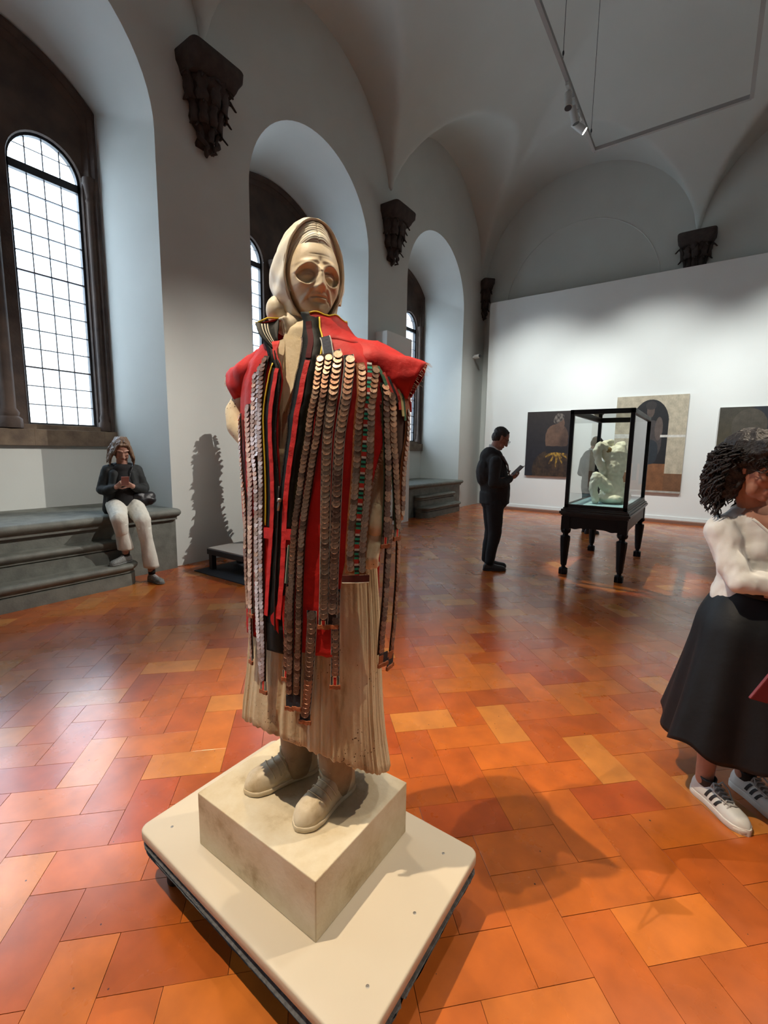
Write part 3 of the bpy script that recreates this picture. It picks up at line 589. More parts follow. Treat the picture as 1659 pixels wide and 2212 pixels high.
g.loft([rrect(X0_+i, X1_-i, Y0_+i, Y1_-i, .03, z) for i, z in ((.002, .165), (0, .168), (0, .194), (.002, .1985), (.006, .2))]); g.v = [(x, y-(x+1.49)*.032*(y < .95), z) for x, y, z in g.v]; g.obj('top_slab', M_slab, base, auto=50)
g = G(); g.loft([rrect(X0_+.012+i, X1_-.012-i, Y0_+.012+i, Y1_-.012-i, .05, z, wob=.012, seed=3) for i, z in ((.09, .090), (.030, .095), (.004, .108), (-.010, .122), (-.016, .138), (-.016, .150), (-.010, .163))]); g.v = [(x, y-(x+1.49)*.032*(y < .95), z) for x, y, z in g.v]; g.obj('granite_underside', M_gran, base)
for x, y in ((X0_+.10, Y0_+.07), (X1_-.10, Y0_+.07), (X1_-.10, Y1_-.1), (X0_+.10, Y1_-.1)):
    g = G(); g.lathe((x, y, 0), [(.028, 0), (.03, .01), (.03, .09), (.02, .102)], 14); g.obj('foot', M_foot, base, auto=40)
g = G(); g.box((X0_+.17, Y0_+.20, .03), (X1_-.17, Y1_-.2, .1)); g.obj('support_block', M_foot, base)
M_screw = mat('steel_screw', (.35, .33, .3), .4, .8)
for x, y in ((-1.40, .74), (-.59, 1.20), (-.565, .98), (-.565, .76), (-1.40, 1.2)):
    g = G(); g.lathe((x, y, .1995), [(.005, 0), (.005, .0008), (.003, .0012)], 10); g.obj('screw', M_screw, base)
g = G(); a = (-1.262, .757); b = (-.735, 1.2)
g.box((a[0], a[1], .2), (b[0], b[1], .386)); tag(g.obj('stone_plinth', M_plinth, bevel=.003), 'square mottled limestone plinth block under the draped figure', 'plinth')
# ---------------------------------------------------------------- the carved figure
C0 = Vector((-.97, 1.0)); FA = math.radians(-72); FV = Vector((math.cos(FA), math.sin(FA))); LV = Vector((-FV.y, FV.x))
def L3(l, f, z): p = C0+LV*l+FV*f; return Vector((p.x, p.y, z))
SSEC += [(1.3, .005, .185, .118), (1.45, .005, .185, .124), (1.62, .005, .20, .122), (1.70, .0, .185, .112), (1.76, -.01, .13, .09), (1.80, -.015, .085, .075)]
for T_ in (DSEC, SSEC): T_.sort()
DA = np.array(DSEC); SA = np.array(SSEC)
def surf(A, t, z, off=0, n=2.4):
    c, a, b = (float(np.interp(z, A[:, 0], A[:, k])) for k in (1, 2, 3)); t = math.radians(t); ct, st = math.cos(t), math.sin(t)
    return L3(c+(a+off)*math.copysign(abs(ct)**(2/n), ct), (b+off)*math.copysign(abs(st)**(2/n), st), z)
def Dp(t, z, off=0): return surf(DA, t, z, off)
def Dn(t, z):
    a = Dp(t+.5, z)-Dp(t-.5, z); b = Dp(t, z+.004)-Dp(t, z-.004); n = a.cross(b).normalized(); c = Dp(t, z)-Vector((C0.x, C0.y, z)); return n if n.dot(c) > 0 else -n
fig = empty('statue', (C0.x, C0.y, .386), 'carved limestone figure of a woman in a headscarf and pleated skirt on a plinth', 'statue')
g = G(); nT = 720; rows = []
hem = lambda t: .555+.095*math.sin(t)-.05*math.cos(t)
zl = list(np.linspace(0, 1, 46))
for k, s in enumerate(zl):
    row = []
    for j in range(nT):
        t = 2*PI*j/nT; z0 = hem(t)+.0025*math.sin(t*23)+.002*math.sin(t*57+1)+.008*nz(t*4, 2, 1); z = z0+(1.5-z0)*s
        c, a, b = (float(np.interp(z, SA[:, 0], SA[:, q])) for q in (1, 2, 3))
        am = (1-s)**.5*(.55+.45*math.sin(t*5+1)); pl = math.sin(t*48+2*math.sin(t*7))+.5*math.sin(t*83+z*4)+.5*math.sin(t*21+1)
        sh = math.sin(t*64+3*math.sin(t*5)); off = .0036*am*(.5*pl+.9*math.copysign(abs(sh)**.5, sh)*.6)+.004*nz(t*6, z*3, 2)*(1-s); ct, st = math.cos(t), math.sin(t)
        row.append(L3(c+(a+off)*math.copysign(abs(ct)**(2/2.4), ct), (b+off)*math.copysign(abs(st)**(2/2.4), st), z))
    rows.append(row)
# thickness at the hem, then the hollow inside
inner = []
for k, (dz, sc) in enumerate(((-.004, .985), (0, .955), (.12, .86), (.3, .72))):
    inner.append([L3(*(lambda p: ((p.x-C0.x)*LV.x+(p.y-C0.y)*LV.y, (p.x-C0.x)*FV.x+(p.y-C0.y)*FV.y))(p)[:2], p.z) if False else Vector((C0.x+(p.x-C0.x)*sc, C0.y+(p.y-C0.y)*sc, p.z+dz)) for p in rows[0]])
g.loft(inner[::-1]+rows, True, True); g.obj('pleated_skirt', M_skirt, fig, smooth=True)
# torso, neck, arms and hands in one continuous piece
g = G()
def seg(rs, n=28):
    g.loft([[L3(c+a*math.cos(2*PI*j/n), b*math.sin(2*PI*j/n)+f, z) for j in range(n)] for z, c, a, b, f in rs])
seg([(1.25, .0, .178, .115, 0), (1.4, .005, .18, .120, 0), (1.55, .005, .192, .122, 0), (1.66, .0, .205, .115, 0), (1.72, -.003, .18, .10, 0), (1.765, -.01, .12, .085, 0), (1.80, -.014, .075, .07, .005), (1.835, -.012, .058, .060, .01), (1.86, -.002, .045, .048, .0), (1.87, .0, .02, .02, .0)])
g.chain([L3(.19, 0, 1.67), L3(.222, .005, 1.50), L3(.222, .045, 1.39), L3(.222, .062, 1.335)], [.055, .042, .037, .034])
g.chain([L3(-.19, 0, 1.67), L3(-.238, .03, 1.61), L3(-.222, .05, 1.565), L3(-.15, .07, 1.50)], [.052, .036, .034, .03])
me = remesh(g, .006, 4); meshobj('torso', me, M_stone, fig)
g = G(); g.chain([L3(.222, .068, 1.335), L3(.224, .075, 1.295)], [.034, .038], flat=.8); me = remesh(g, .005, 2); meshobj('cuff', me, M_stone, fig)
g = G(); hb = L3(.224, .080, 1.29)
g.cap(hb, L3(.218, .084, 1.235), .026, .031, flat=.75, up=FV.to_3d()); g.cap(L3(.222, .08, 1.25), L3(.214, .08, 1.20), .028, .022, flat=.8, up=FV.to_3d())
for k in range(4):
    a = -.024+.0155*k; base_ = L3(.218+a, .098, 1.24); g.chain([base_, L3(.215+a, .110, 1.212-.004*(k in (1, 2))), L3(.213+a, .100, 1.188-.005*(k in (1, 2))), L3(.213+a, .084, 1.19)], [.0105, .0100, .0088, .0075])
g.chain([L3(.198, .09, 1.275), L3(.190, .112, 1.245), L3(.198, .118, 1.215)], [.012, .0105, .0085])
me = remesh(g, .003, 2); meshobj('hand', me, M_stone, fig)
# blouse opening carved on the chest
for sx, pts in ((1, [(-.03, 1.80), (.03, 1.79), (.05, 1.72), (.012, 1.66), (-.012, 1.60)]), (-1, [(-.06, 1.79), (-.03, 1.80), (-.02, 1.72), (-.03, 1.64), (-.06, 1.66)])):
    g = G(); v = []
    for l, z in pts:
        b = float(np.interp(z, SA[:, 0], SA[:, 3])); v.append(L3(l-.01, b*.97+.004, z))
    n = len(v); v += [p+FV.to_3d()*.010 for p in v]
    g.add(v, [tuple(range(n)), tuple(range(2*n-1, n-1, -1))]+[(i, (i+1) % n, (i+1) % n+n, i+n) for i in range(n)]); g.obj('carved_collar', M_stone, fig, bevel=.002)
# ---- head
HA = math.radians(-30); HF = Vector((math.cos(HA), math.sin(HA), 0)); HR = Vector((-HF.y, HF.x, 0)); HC = Vector((-.968, 1.0, 1.972)); HP = math.radians(4)
def H3(x, y, z):
    y2 = y*math.cos(HP)-z*math.sin(HP)*-1*0+0; y2 = y+z*math.tan(HP)*.6
    return HC+HR*x+HF*y2+Vector((0, 0, z))
def gs(x, z, cx, cz, sx, sz, rot=0):
    dx, dz = x-cx, z-cz; c, s = math.cos(rot), math.sin(rot); u = (dx*c+dz*s)/sx; v = (-dx*s+dz*c)/sz; return math.exp(-(u*u+v*v))
def step(v, a, b): t = min(max((v-a)/(b-a), 0), 1); return t*t*(3-2*t)
def faceh(x, z):
    """relief of the carved face, metres forward of the base form"""
    h = 0; ax = abs(x); z = z if z > -.01 else -.01+(z+.01)/.80
    u = (ax-.0335)/(.0270 if ax > .0335 else .0262); v = (z+.006+.10*(ax-.0335))/(.0215 if z > -.008 else .0285); u *= 1+.25*step(-z, .0, .035)*(1 if ax > .0335 else 1); rr = math.sqrt(u*u+v*v)
    h -= .0200*(1-step(rr, .78, 1.06))                                   # eye hollow
    h += .0115*gs(ax, z, .033, -.006, .0175, .0115)                       # lidded eye
    h += .0022*(gs(ax, z, .033, .002, .02, .002)-gs(ax, z, .033, -.002, .02, .0022)) - .002*gs(ax, z, .033, -.014, .017, .002)
    h += .0042*math.exp(-((rr-1.18)/.18)**2)*(1 if z > 0 else .45)         # rim of brow and pouch
    h += .005*gs(ax, z, .030, .026, .026, .0065, -.12)
    h -= .003*gs(x, z, 0, .026, .006, .012)                               # frown
    nr = .0068+.0055*step(-z, -.005, .045)                                 # nose
    prof = np.interp(z, [-.062, -.054, -.047, -.040, -.01, .012, .03], [0, .011, .0235, .0245, .0155, .0075, .0])
    h += float(prof)*math.exp(-(abs(x)/nr)**2.6)
    h += .008*gs(ax, z, .0125, -.046, .0055, .0065)-.004*gs(ax, z, .009, -.0555, .004, .003)
    d = ax-(.017+(-.045-z)*.50); if_ = step(-z, .040, .048)*(1-step(-z, .085, .095))
    h += if_*(.0028*math.exp(-((d-.006)/.006)**2)-.0025*math.exp(-((d+.002)/.0038)**2))   # folds beside the mouth
    h += .0045*gs(x, z, 0, -.066, .022, .006)+.0035*gs(x, z, 0, -.0775, .018, .005)
    h -= .0062*math.exp(-((z+.0715+.10*ax**1.5*1.6)/.0017)**2)*(1-step(ax, .019, .026))
    h -= .004*gs(ax, z, .026, -.076, .004, .006)
    h -= .0035*gs(x, z, 0, -.0865, .018, .0045)+.003*gs(x, z, 0, -.0585, .0035, .005)
    h += .0085*gs(x, z, 0, -.112, .018, .014)
    h += .0055*gs(ax, z, .050, -.034, .015, .012)-.0055*gs(ax, z, .047, -.064, .013, .016)
    h += .0035*gs(ax, z, .043, -.088, .013, .012)
    h += .002*gs(x, z, 0, .055, .035, .02)-.0012*math.exp(-((z-.045)/.0012)**2)*(1-step(ax, .02, .035))
    return h
g = G(); na, nb = 150, 170; V = []
for i in range(nb+1):
    e = PI*i/nb
    for j in range(na):
        a = -PI+2*PI*j/na
        # finer sampling toward the face
        a = a-.42*math.sin(a)
        x = math.sin(a)*math.sin(e); y = math.cos(a)*math.sin(e); z = math.cos(e)
        rx, ry, rz = .076, (.088 if y > 0 else .10), (.118 if z > 0 else .112)
        if z < 0: rx *= 1-.20*z*z*(1 if y > 0 else 0)-.10*max(0, -z); 
        px_ = rx*x*(1+.03*(1-abs(x))); py_ = ry*(abs(y)**.86)*math.copysign(1, y); pz_ = rz*z
        if y > 0: py_ += faceh(px_, pz_)*step(y, .05, .30); py_ += .008*step(-z, .5, 1.0)*y
        V.append(H3(px_, py_, pz_))
F = [(i*na+j, (i+1)*na+j, (i+1)*na+(j+1) % na, i*na+(j+1) % na) for i in range(nb) for j in range(na)]
g.add(V, F); me = g.mesh('head', WPOS[fig.name], True); me.materials.append(M_face); o = bpy.data.objects.new('head', me); link(o, fig, WPOS[fig.name]); headobj = o
# hair, centre parted, combed to the sides under the scarf
g = G(); rows = []
for i in range(30):
    s = i/29; row = []
    for j in range(97):
        q = -1.95+3.9*j/96                                               # angle round the face from the parting
        ovx, ovz = .0615+.0230*s, .086+.058*s
        x = ovx*math.sin(q)*(1+.02*math.cos(q)); z = ovz*math.cos(q)*(1 if math.cos(q) > 0 else .85)-.004-.003*math.exp(-(q/.12)**2)*(1-s)
        y = .078-.052*(abs(math.sin(q))**2)-.010*max(0, math.cos(q))-.026*s**1.1+.006*math.sin(PI*min(1, s*1.8))
        y += .0010*math.sin(s*52+1.3*math.sin(q*2))+.0006*math.sin(s*90+q*3)-.003*math.exp(-(q/.025)**2)
        row.append(H3(x, y, z))
    rows.append(row)
g.loft([[H3(p_.x, p_.y, p_.z) for p_ in ()] or r for r in rows], closed=False)
g.obj('hair', M_hood, fig, smooth=True, solid=.012, label='carved centre-parted hair')
# scarf: a shell open round the face, gathered under the chin
g = G(); nq = 120; rows = []
prof = [(0, .70, .86, -.035), (0, .93, .955, .018), (0, .955, .965, .030), (0, 1.0, .99, .032), (0, 1.07, 1.045, .014), (0, 1.15, 1.09, -.012), (0, 1.21, 1.10, -.045), (0, 1.20, 1.05, -.080), (0, 1.05, .92, -.112), (0, .7, .62, -.136), (0, .3, .26, -.146), (0, .02, .02, -.148)]
for k in range(len(prof)*4-3):
    t = k/4; i = min(int(t), len(prof)-2); u = t-i; _, sx, sz, y = [prof[i][m]*(1-u)+prof[i+1][m]*u for m in range(4)]; row = []
    for j in range(nq):
        q = 2*PI*j/nq; cs, sn = math.cos(q), math.sin(q)
        x = .0865*sx*sn*(1-.10*max(0, -cs)); z = (.146 if cs > 0 else .126)*sz*cs+.006
        yy = y+.010*max(0, cs)-.006*max(0, -cs)+.012*(1-abs(sn))*0
        fold = .0030*math.sin(q*9+t*1.2)*step(t, 2.5, 4)+.0026*math.sin(q*17-t*2)*step(t, 3, 5)*max(0, -cs+.5)
        x *= 1+fold*10; z *= 1+fold*6
        row.append(H3(x, yy, z))
    rows.append(row)
g.loft(rows, True, False); g.obj('headscarf', M_hood, fig, smooth=True, solid=.006, label='pale carved headscarf')
g = G(); 
def h2(x, y, z, r): g.ell(H3(x, y, z), r)
g.ell(H3(0, -.035, -.125), (.07, .06, .055)); g.cap(H3(-.012, -.025, -.15), H3(-.02, -.015, -.20), .042, .048); g.cap(H3(.02, -.03, -.15), H3(.01, -.02, -.20), .040, .045)
g.ell(H3(-.082, -.055, -.075), (.034, .042, .045)); g.ell(H3(-.070, -.045, -.115), (.026, .028, .028)); g.cap(H3(-.055, .0, -.125), H3(-.045, .0, -.185), .030, .028); g.ell(H3(0, -.08, -.09), (.07, .06, .07))
for k in range(7):
    a = -.088+.022*k; g.chain([H3(a-.004, .010-.012*abs(k-2.5)*.3, -.03-.016*(5-k)), H3(a*.8-.012, .018-.004*k, -.110), H3(a*.55-.022, .018, -.155)], [.005, .007, .007])
me = remesh(g, .004, 3); meshobj('scarf_gather', me, M_hood, fig)
# legs and shoes
def shoe(toe, heel, label=None, w=.046, hgt=.062, parent=fig, m=M_face, z0=.386, sole=True, name='shoe'):
    toe = Vector((*toe, 0)); heel = Vector((*heel, 0)); ax = (toe-heel).normalized(); sd = Vector((ax.y, -ax.x, 0)); Ln = (toe-heel).length
    g = G(); rows = []; n = 24
    W = lambda s: w*float(np.interp(s, [0, .03, .12, .35, .55, .72, .86, .95, 1], [.30, .58, .74, .70, .84, 1, .92, .62, .12]))
    Hh = lambda s: hgt*float(np.interp(s, [0, .05, .25, .45, .62, .8, .92, 1], [.85, 1.35, 1.5, 1.35, 1.05, .88, .72, .25]))
    for i in range(29):
        s = i/28; c = heel+ax*Ln*s; wd = W(s); h = Hh(s); row = []
        for j in range(n):
            a = 2*PI*j/n; ca, sa = math.cos(a), math.sin(a); x = wd*math.copysign(abs(ca)**.75, ca); z = h*(sa if sa > 0 else 0)**.8 if sa > 0 else 0
            row.append(c+sd*x+Vector((0, 0, z0+.014+z)))
        rows.append(row)
    g.loft(rows, True, True); o = g.obj(name, m, parent, smooth=True)
    if label: o['label'] = label
    g = G(); rows = []
    for z, k in ((z0, .97), (z0+.004, 1.06), (z0+.015, 1.08), (z0+.018, 1.02)):
        ring = []
        for s in np.linspace(0, 1, 25): ring.append(heel+ax*(Ln*(s-.5)*(1.02 if k > 1 else 1)+Ln*.5)+sd*W(s)*k+Vector((0, 0, z)))
        for s in np.linspace(1, 0, 25): ring.append(heel+ax*(Ln*(s-.5)*(1.02 if k > 1 else 1)+Ln*.5)-sd*W(s)*k+Vector((0, 0, z)))
        rows.append(ring)
    g.loft(rows, True, True); return o, g.obj('sole', m, o, auto=60), ax, sd
for toe, heel, leg in (((-.890, .838), (-.885, 1.085), (-.895, 1.04)), ((-1.135, .845), (-1.035, 1.075), (-1.055, 1.03))):
    o, _, ax, sd = shoe(toe, heel)
    g = G(); n = 20
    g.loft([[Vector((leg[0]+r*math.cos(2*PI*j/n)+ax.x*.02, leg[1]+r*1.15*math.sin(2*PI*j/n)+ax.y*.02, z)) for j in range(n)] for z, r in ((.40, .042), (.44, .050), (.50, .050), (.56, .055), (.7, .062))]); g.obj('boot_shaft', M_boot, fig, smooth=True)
    for k in range(6):      # lacing and stitched vamp lines
        c = Vector((leg[0], leg[1], 0))+ax*(.075-.004*k); g = G(); z = .455+.022*k
        g.tube([c-sd*.022+Vector((0, 0, z)), c+ax*.008+Vector((0, 0, z+.008)), c+sd*.022+Vector((0, 0, z+.016))], .0045, 6); g.obj('lace', M_stone, fig, smooth=True)
    for k in range(3):
        h_ = Vector((*heel, 0))+ax*(.125+.022*k); g = G(); pts = []
        for q in range(9):
            a = PI*(.12+.76*q/8); pts.append(h_+sd*.043*math.cos(a)+ax*(-.010*math.cos(a*2))+Vector((0, 0, .386+.014+(.081-.006*k)*math.sin(a)**.8)))
        g.tube(pts, .0022, 5); g.obj('seam', M_face, fig, smooth=True)
# ---------------------------------------------------------------- the coat with its strips of coins
M_red = mat('red_nylon', (.50, .012, .010), .62, var=.25, vscale=22, bump=.35, bscale=30, spec=.3)
M_red2 = mat('red_trim', (.66, .02, .018), .6, var=.2, vscale=60, bump=.2, bscale=120)
M_blk = mat('black_nylon', (.006, .007, .006), .62, spec=.25, var=.3, vscale=30, bump=.3, bscale=25)
M_yel = mat('yellow_piping', (.72, .52, .02), .6)
M_band = mat('coin_strip_backing', (1, 1, 1), .8, attr='Col', var=.2, vscale=50, bump=.2, bscale=90)
M_coin = mat('copper_coin', (1, 1, 1), .34, 1.0, attr='Col', var=.35, vscale=260, bump=.12, bscale=400)
M_leath = mat('orange_leather', (.36, .10, .03), .6, var=.4, vscale=60, bump=.3, bscale=150)
M_thread = mat('pale_frayed_thread', (.62, .45, .36), .9)
M_zip = mat('zipper_teeth', (.06, .04, .035), .4, .6)
coat = empty('coat', (C0.x, C0.y, .75), 'sleeveless red and black coat hung with strips of overlapping copper coins', 'coat')
def cub(path, z):
    P_ = sorted(path, key=lambda q: q[1]); return float(np.interp(z, [q[1] for q in P_], [q[0] for q in P_]))
def tz(name): return PATH[name]
def tat(name, z): return cub(PATH[name], z)
def sm(path):
    """smooth a measured path"""
    P_ = [path[0]]
    for a, b in zip(path, path[1:]): P_ += [((a[0]+b[0])/2, (a[1]+b[1])/2), b]
    for _ in range(3):
        P_ = [P_[0]]+[((a[0]+2*b[0]+c[0])/4, (a[1]+2*b[1]+c[1])/4) for a, b, c in zip(P_, P_[1:], P_[2:])]+[P_[-1]]
    return P_
def walk(path, stepm, off=0):
    """points every stepm along the path on the garment: list of (pos, normal, down, side, t, z)"""
    P_ = sm(path); pts = []
    for a, b in zip(P_, P_[1:]):
        for k in range(6): u = k/6; pts.append((a[0]+(b[0]-a[0])*u, a[1]+(b[1]-a[1])*u))
    pts.append(P_[-1]); X = [Dp(t, z, off) for t, z in pts]; S_ = [0]
    for a, b in zip(X, X[1:]): S_.append(S_[-1]+(b-a).length)
    n = max(2, int(S_[-1]/stepm)+1); out = []
    for k in range(n):
        s = min(k*stepm, S_[-1]); t = float(np.interp(s, S_, [p[0] for p in pts])); z = float(np.interp(s, S_, [p[1] for p in pts]))
        p = Dp(t, z, off); nn = Dn(t, z); s2 = min(s+.012, S_[-1]); s1 = max(0, s-.012)
        q2 = Dp(float(np.interp(s2, S_, [p_[0] for p_ in pts])), float(np.interp(s2, S_, [p_[1] for p_ in pts])), off); q1 = Dp(float(np.interp(s1, S_, [p_[0] for p_ in pts])), float(np.interp(s1, S_, [p_[1] for p_ in pts])), off)
        d = (q2-q1).normalized(); nn = (nn-d*nn.dot(d)).normalized(); out.append((p, nn, d, nn.cross(d), t, z))
    return out
def ribbon(name, path, width, off, m, parent=coat, th=.002, col=None, fine=.012, stripes=None, crimp=0):
    """flat cloth strip with thickness; stripes = [(u0,u1,colour)] across"""
    W = walk(path, fine, off); g = G(); us = stripes or [(-1, 1, col or (1, 1, 1))]
    for u0, u1, c in us:
        rows = []
        for i, (p, nn, d, sd, t, z) in enumerate(W):
            cr = crimp*math.sin(i*1.7); a = p+sd*width/2*u0+nn*(cr); b = p+sd*width/2*u1+nn*cr; rows.append([a, b, b+nn*th, a+nn*th])
        g.loft(rows, True, True, c if not callable(c) else None)
    return g.obj(name, m, parent, color=True, smooth=False)
# red shells -------------------------------------------------------
def shell(name, tl, th_, z0, z1, off=0, nt_=60, nz_=70, wr=.004, fray=0):
    wr *= 1.5
    g = G(); rows = []
    for i in range(nz_+1):
        z = z0+(z1-z0)*i/nz_; a, b = tl(z), th_(z); row = []
        for j in range(nt_+1):
            t = a+(b-a)*j/nt_; o_ = off+wr*(nz(t*.045, z*5, 1)+.5*nz(t*.12, z*14, 4))*step(1.80-z, 0, .1)
            row.append(Dp(t, z-(.006*nz(t*.2, 3, 1) if i == 0 else 0), o_))
        rows.append(row)
    g.loft(rows, closed=False); return g.obj(name, M_red, coat, smooth=True, solid=.0025)
zE = lambda z: tat('E1', z) if z < 1.62 else tat('E1', 1.62)+(z-1.62)*(-700) if z < 1.70 else -20
ZRf = lambda z: tat('ZR', z) if z > 1.385 else tat('ZR', 1.39)-(1.385-z)*3
ZLf = lambda z: tat('ZL', min(z, 1.76)) if z > 1.385 else tat('ZL', 1.39)+(1.385-z)*4
shell('front_panel', zE, ZRf, .935, 1.80)
shell('front_panel', ZLf, lambda z: 205, .945, 1.79)
shell('back_panel', lambda z: 200, lambda z: 300 if z < 1.60 else 345, .94, 1.81, nt_=50)
# bulge of the red skirt hem
# black facings, red stripes, yellow piping, zip -------------------
def band2(name, pa, pb, off, m, z0, z1, th=.002, n=90, parent=coat):
    g = G(); rows = []
    for i in range(n+1):
        z = z0+(z1-z0)*i/n; a, b = pa(z), pb(z); nn = Dn((a+b)/2, z)
        A = Dp(a, z, off+.0008*math.sin(z*90)); B = Dp(b, z, off); Mi = Dp((a+b)/2, z, off+.0012+.001*math.sin(z*60)); rows.append([A, Mi, B, B+nn*th, Mi+nn*th, A+nn*th])
    g.loft(rows, True, True); return g.obj(name, m, parent, smooth=True)
band2('black_facing', lambda z: tat('YR', z), ZRf, .0045, M_blk, 1.285, 1.866)
band2('black_facing', ZLf, lambda z: tat('YL', z), .0035, M_blk, 1.285, 1.735)
band2('zip_placket', lambda z: max(tat('RR', z)-2, 92) if z > 1.0 else 97, lambda z: tat('RL', max(z, 1.0))+1.5, .0025, M_blk, .925, 1.40)
ribbon('red_stripe', [q for q in PATH['RR'] if q[1] < 1.735], .0145, .0075, M_red2, crimp=.0006); ribbon('red_stripe', PATH['RL'], .0125, .0075, M_red2, crimp=.0006)
ribbon('dark_red_stripe', [q for q in PATH['RR'] if q[1] > 1.70], .015, .0072, mat('dark_red_trim', (.07, .004, .007), .75, spec=.2))
for nm, w in (('YR', .0022), ('YL', .0022)):
    g = G(); g.tube([q[0]+q[1]*.002 for q in walk([p for p in PATH[nm] if p[1] > 1.28], .01, .0055)], w, 6); g.obj('yellow_piping', M_yel, coat, smooth=True)
for nm in ('ZR', 'ZL'):
    W = walk([p for p in PATH[nm] if p[1] < 1.80], .0032, .006); g = G()
    for k, (p, nn, d, sd, t, z) in enumerate(W):
        s_ = 1 if nm == 'ZR' else -1; g.cur = (1, 1, 1); a = p-sd*.0018-d*.0009; A_1 = sd*.0036; D_ = d*.0017; N_ = nn*.002
        v = [a, a+A_1, a+A_1+D_, a+D_]; v += [q+N_ for q in v]; g.add(v, [(0, 3, 2, 1), (4, 5, 6, 7), (0, 1, 5, 4), (1, 2, 6, 5), (2, 3, 7, 6), (3, 0, 4, 7)])
    g.obj('zipper_teeth', M_zip, coat, kind='stuff')
g = G(); W = walk([p for p in PATH['ZC']], .012, .008)
for k, (p, nn, d, sd, t, z) in enumerate(W[:-1]): pass
g.tube([q[0] for q in W], .0022, 6); g.obj('zipper_line', M_zip, coat, smooth=True)
p, nn, d, sd, t, z = W[3]; g = G(); g.tube([p+nn*.004+sd*.005, p+nn*.006+d*.03-sd*.0015+sd*.005], .0035, 6); g.tube([p+nn*.004+sd*.005-d*.004, p+nn*.006+d*.006+sd*.005], .006, 8); g.obj('zipper_pull', M_screw, coat, smooth=True)
for nm in ('HBL', 'HBR'):
    a, b = PATH[nm]; g = G(); rows = []
    for z in (a[1]-.014, a[1]+.016):
        rows.append([Dp(a[0]+(b[0]-a[0])*k/6, z, .0095) for k in range(7)])
    g.loft(rows, closed=False); g.obj('red_crossband', M_red2, coat, solid=.003)
ribbon('green_ribbon', PATH['BR'], .010, .0072, M_band, stripes=[(-1, -.6, (.5, .5, .42)), (-.6, .2, (.02, .07, .03)), (.2, 1, (.015, .015, .015))])
ribbon('orange_ribbon', PATH['BRo'], .006, .0076, M_band, col=(.55, .12, .02))
ribbon('navy_strap', [(66, 1.792), (69, 1.772), (70.5, 1.745), (72, 1.725)], .028, .011, M_band, stripes=[(-1, -.82, (.45, .45, .42)), (-.82, .82, (.016, .022, .045)), (.82, 1, (.45, .45, .42))])
# collar ------------------------------------------------------------
def collar(ta, tb, z0, z1, flare, n=40):
    g = G(); rows = []
    for i in range(9):
        s = i/8; rows.append([Dp(ta+(tb-ta)*j/n, z0+(z1-z0)*s+.004*math.sin(j*.6), .004+flare*s*s) for j in range(n+1)])
    g.loft(rows, closed=False); g.obj('collar', M_red, coat, smooth=True, solid=.004)
    g = G(); g.tube([q+Vector((0, 0, .001)) for q in rows[-1]], .0025, 6); g.obj('yellow_piping', M_yel, coat, smooth=True)
collar(67, -75, 1.785, 1.862, .003)
collar(200, 285, 1.785, 1.855, .004)
# left collar folded open
tip = L3(-.118, .105, 1.842); ftop = L3(-.078, .045, 1.868); fback = L3(-.135, .02, 1.835); fm = L3(-.058, .118, 1.765); fb = L3(-.034, .148, 1.712); fin = L3(-.062, .085, 1.80); low = Dp(118, 1.775, .006)
g = G(); rows = []
for k in range(13):
    s = k/12
    outer = (tip.lerp(fm, s*1.0) if s < 1 else fm); bulge = FV.to_3d()*.012*math.sin(PI*s)-LV.to_3d()*.006*math.sin(PI*s)
    outer = outer+bulge; inn = ftop.lerp(fin, s)
    rows.append([outer.lerp(inn, u)+FV.to_3d()*(-.015*math.sin(PI*u)) for u in (0, .15, .3, .45, .6, .75, .9, 1)])
g.loft(rows, closed=False); g.obj('collar_flap', M_blk, coat, smooth=True, solid=.004)
for u, w, m_ in ((.22, .0022, mat('cream_stripe', (.6, .56, .45), .7)), (.32, .0022, None), (.42, .0022, None)):
    M_cs = m_ or M_cs; g = G(); g.tube([r[0].lerp(r[-1], u)+FV.to_3d()*(.0075-.015*math.sin(PI*u)) for r in rows[1:]], w, 6); g.obj('cream_stripe', M_cs, coat, smooth=True)
g = G(); g.tube([fback+Vector((0, 0, .004)), tip.lerp(fback, .5)+Vector((0, 0, .010)), tip+Vector((0, 0, .002))], .0025, 6); g.tube([tip, tip.lerp(ftop, .5)+Vector((0, 0, .008)), ftop], .0025, 6); g.obj('yellow_piping', M_yel, coat, smooth=True)
g = G(); g.loft([[tip, tip.lerp(fm, .5)+FV.to_3d()*.012, fm, fb], [fback, fback.lerp(low, .4), low, Dp(106, 1.715, .006)]], closed=False); g.obj('collar_back', M_blk, coat, smooth=True, solid=.003)
g = G(); g.loft([[tip.lerp(ftop, u) for u in (0, .5, 1)], [fback.lerp(L3(-.09, -.03, 1.86), u) for u in (0, .5, 1)], [L3(-.12, -.02, 1.80), L3(-.1, -.05, 1.81), L3(-.08, -.07, 1.82)]], closed=False); g.obj('collar', M_red, coat, smooth=True, solid=.003)
# inner lining of the zip edge on the folded side
W_ = [fm, fb]+[Dp(tat('ZL', z), z, .005) for z in (1.69, 1.66, 1.62)]
g = G(); g.loft([W_, [p+LV.to_3d()*-.018+FV.to_3d()*-.008 for p in W_]], closed=False); g.obj('black_facing', M_blk, coat, smooth=True, solid=.003)
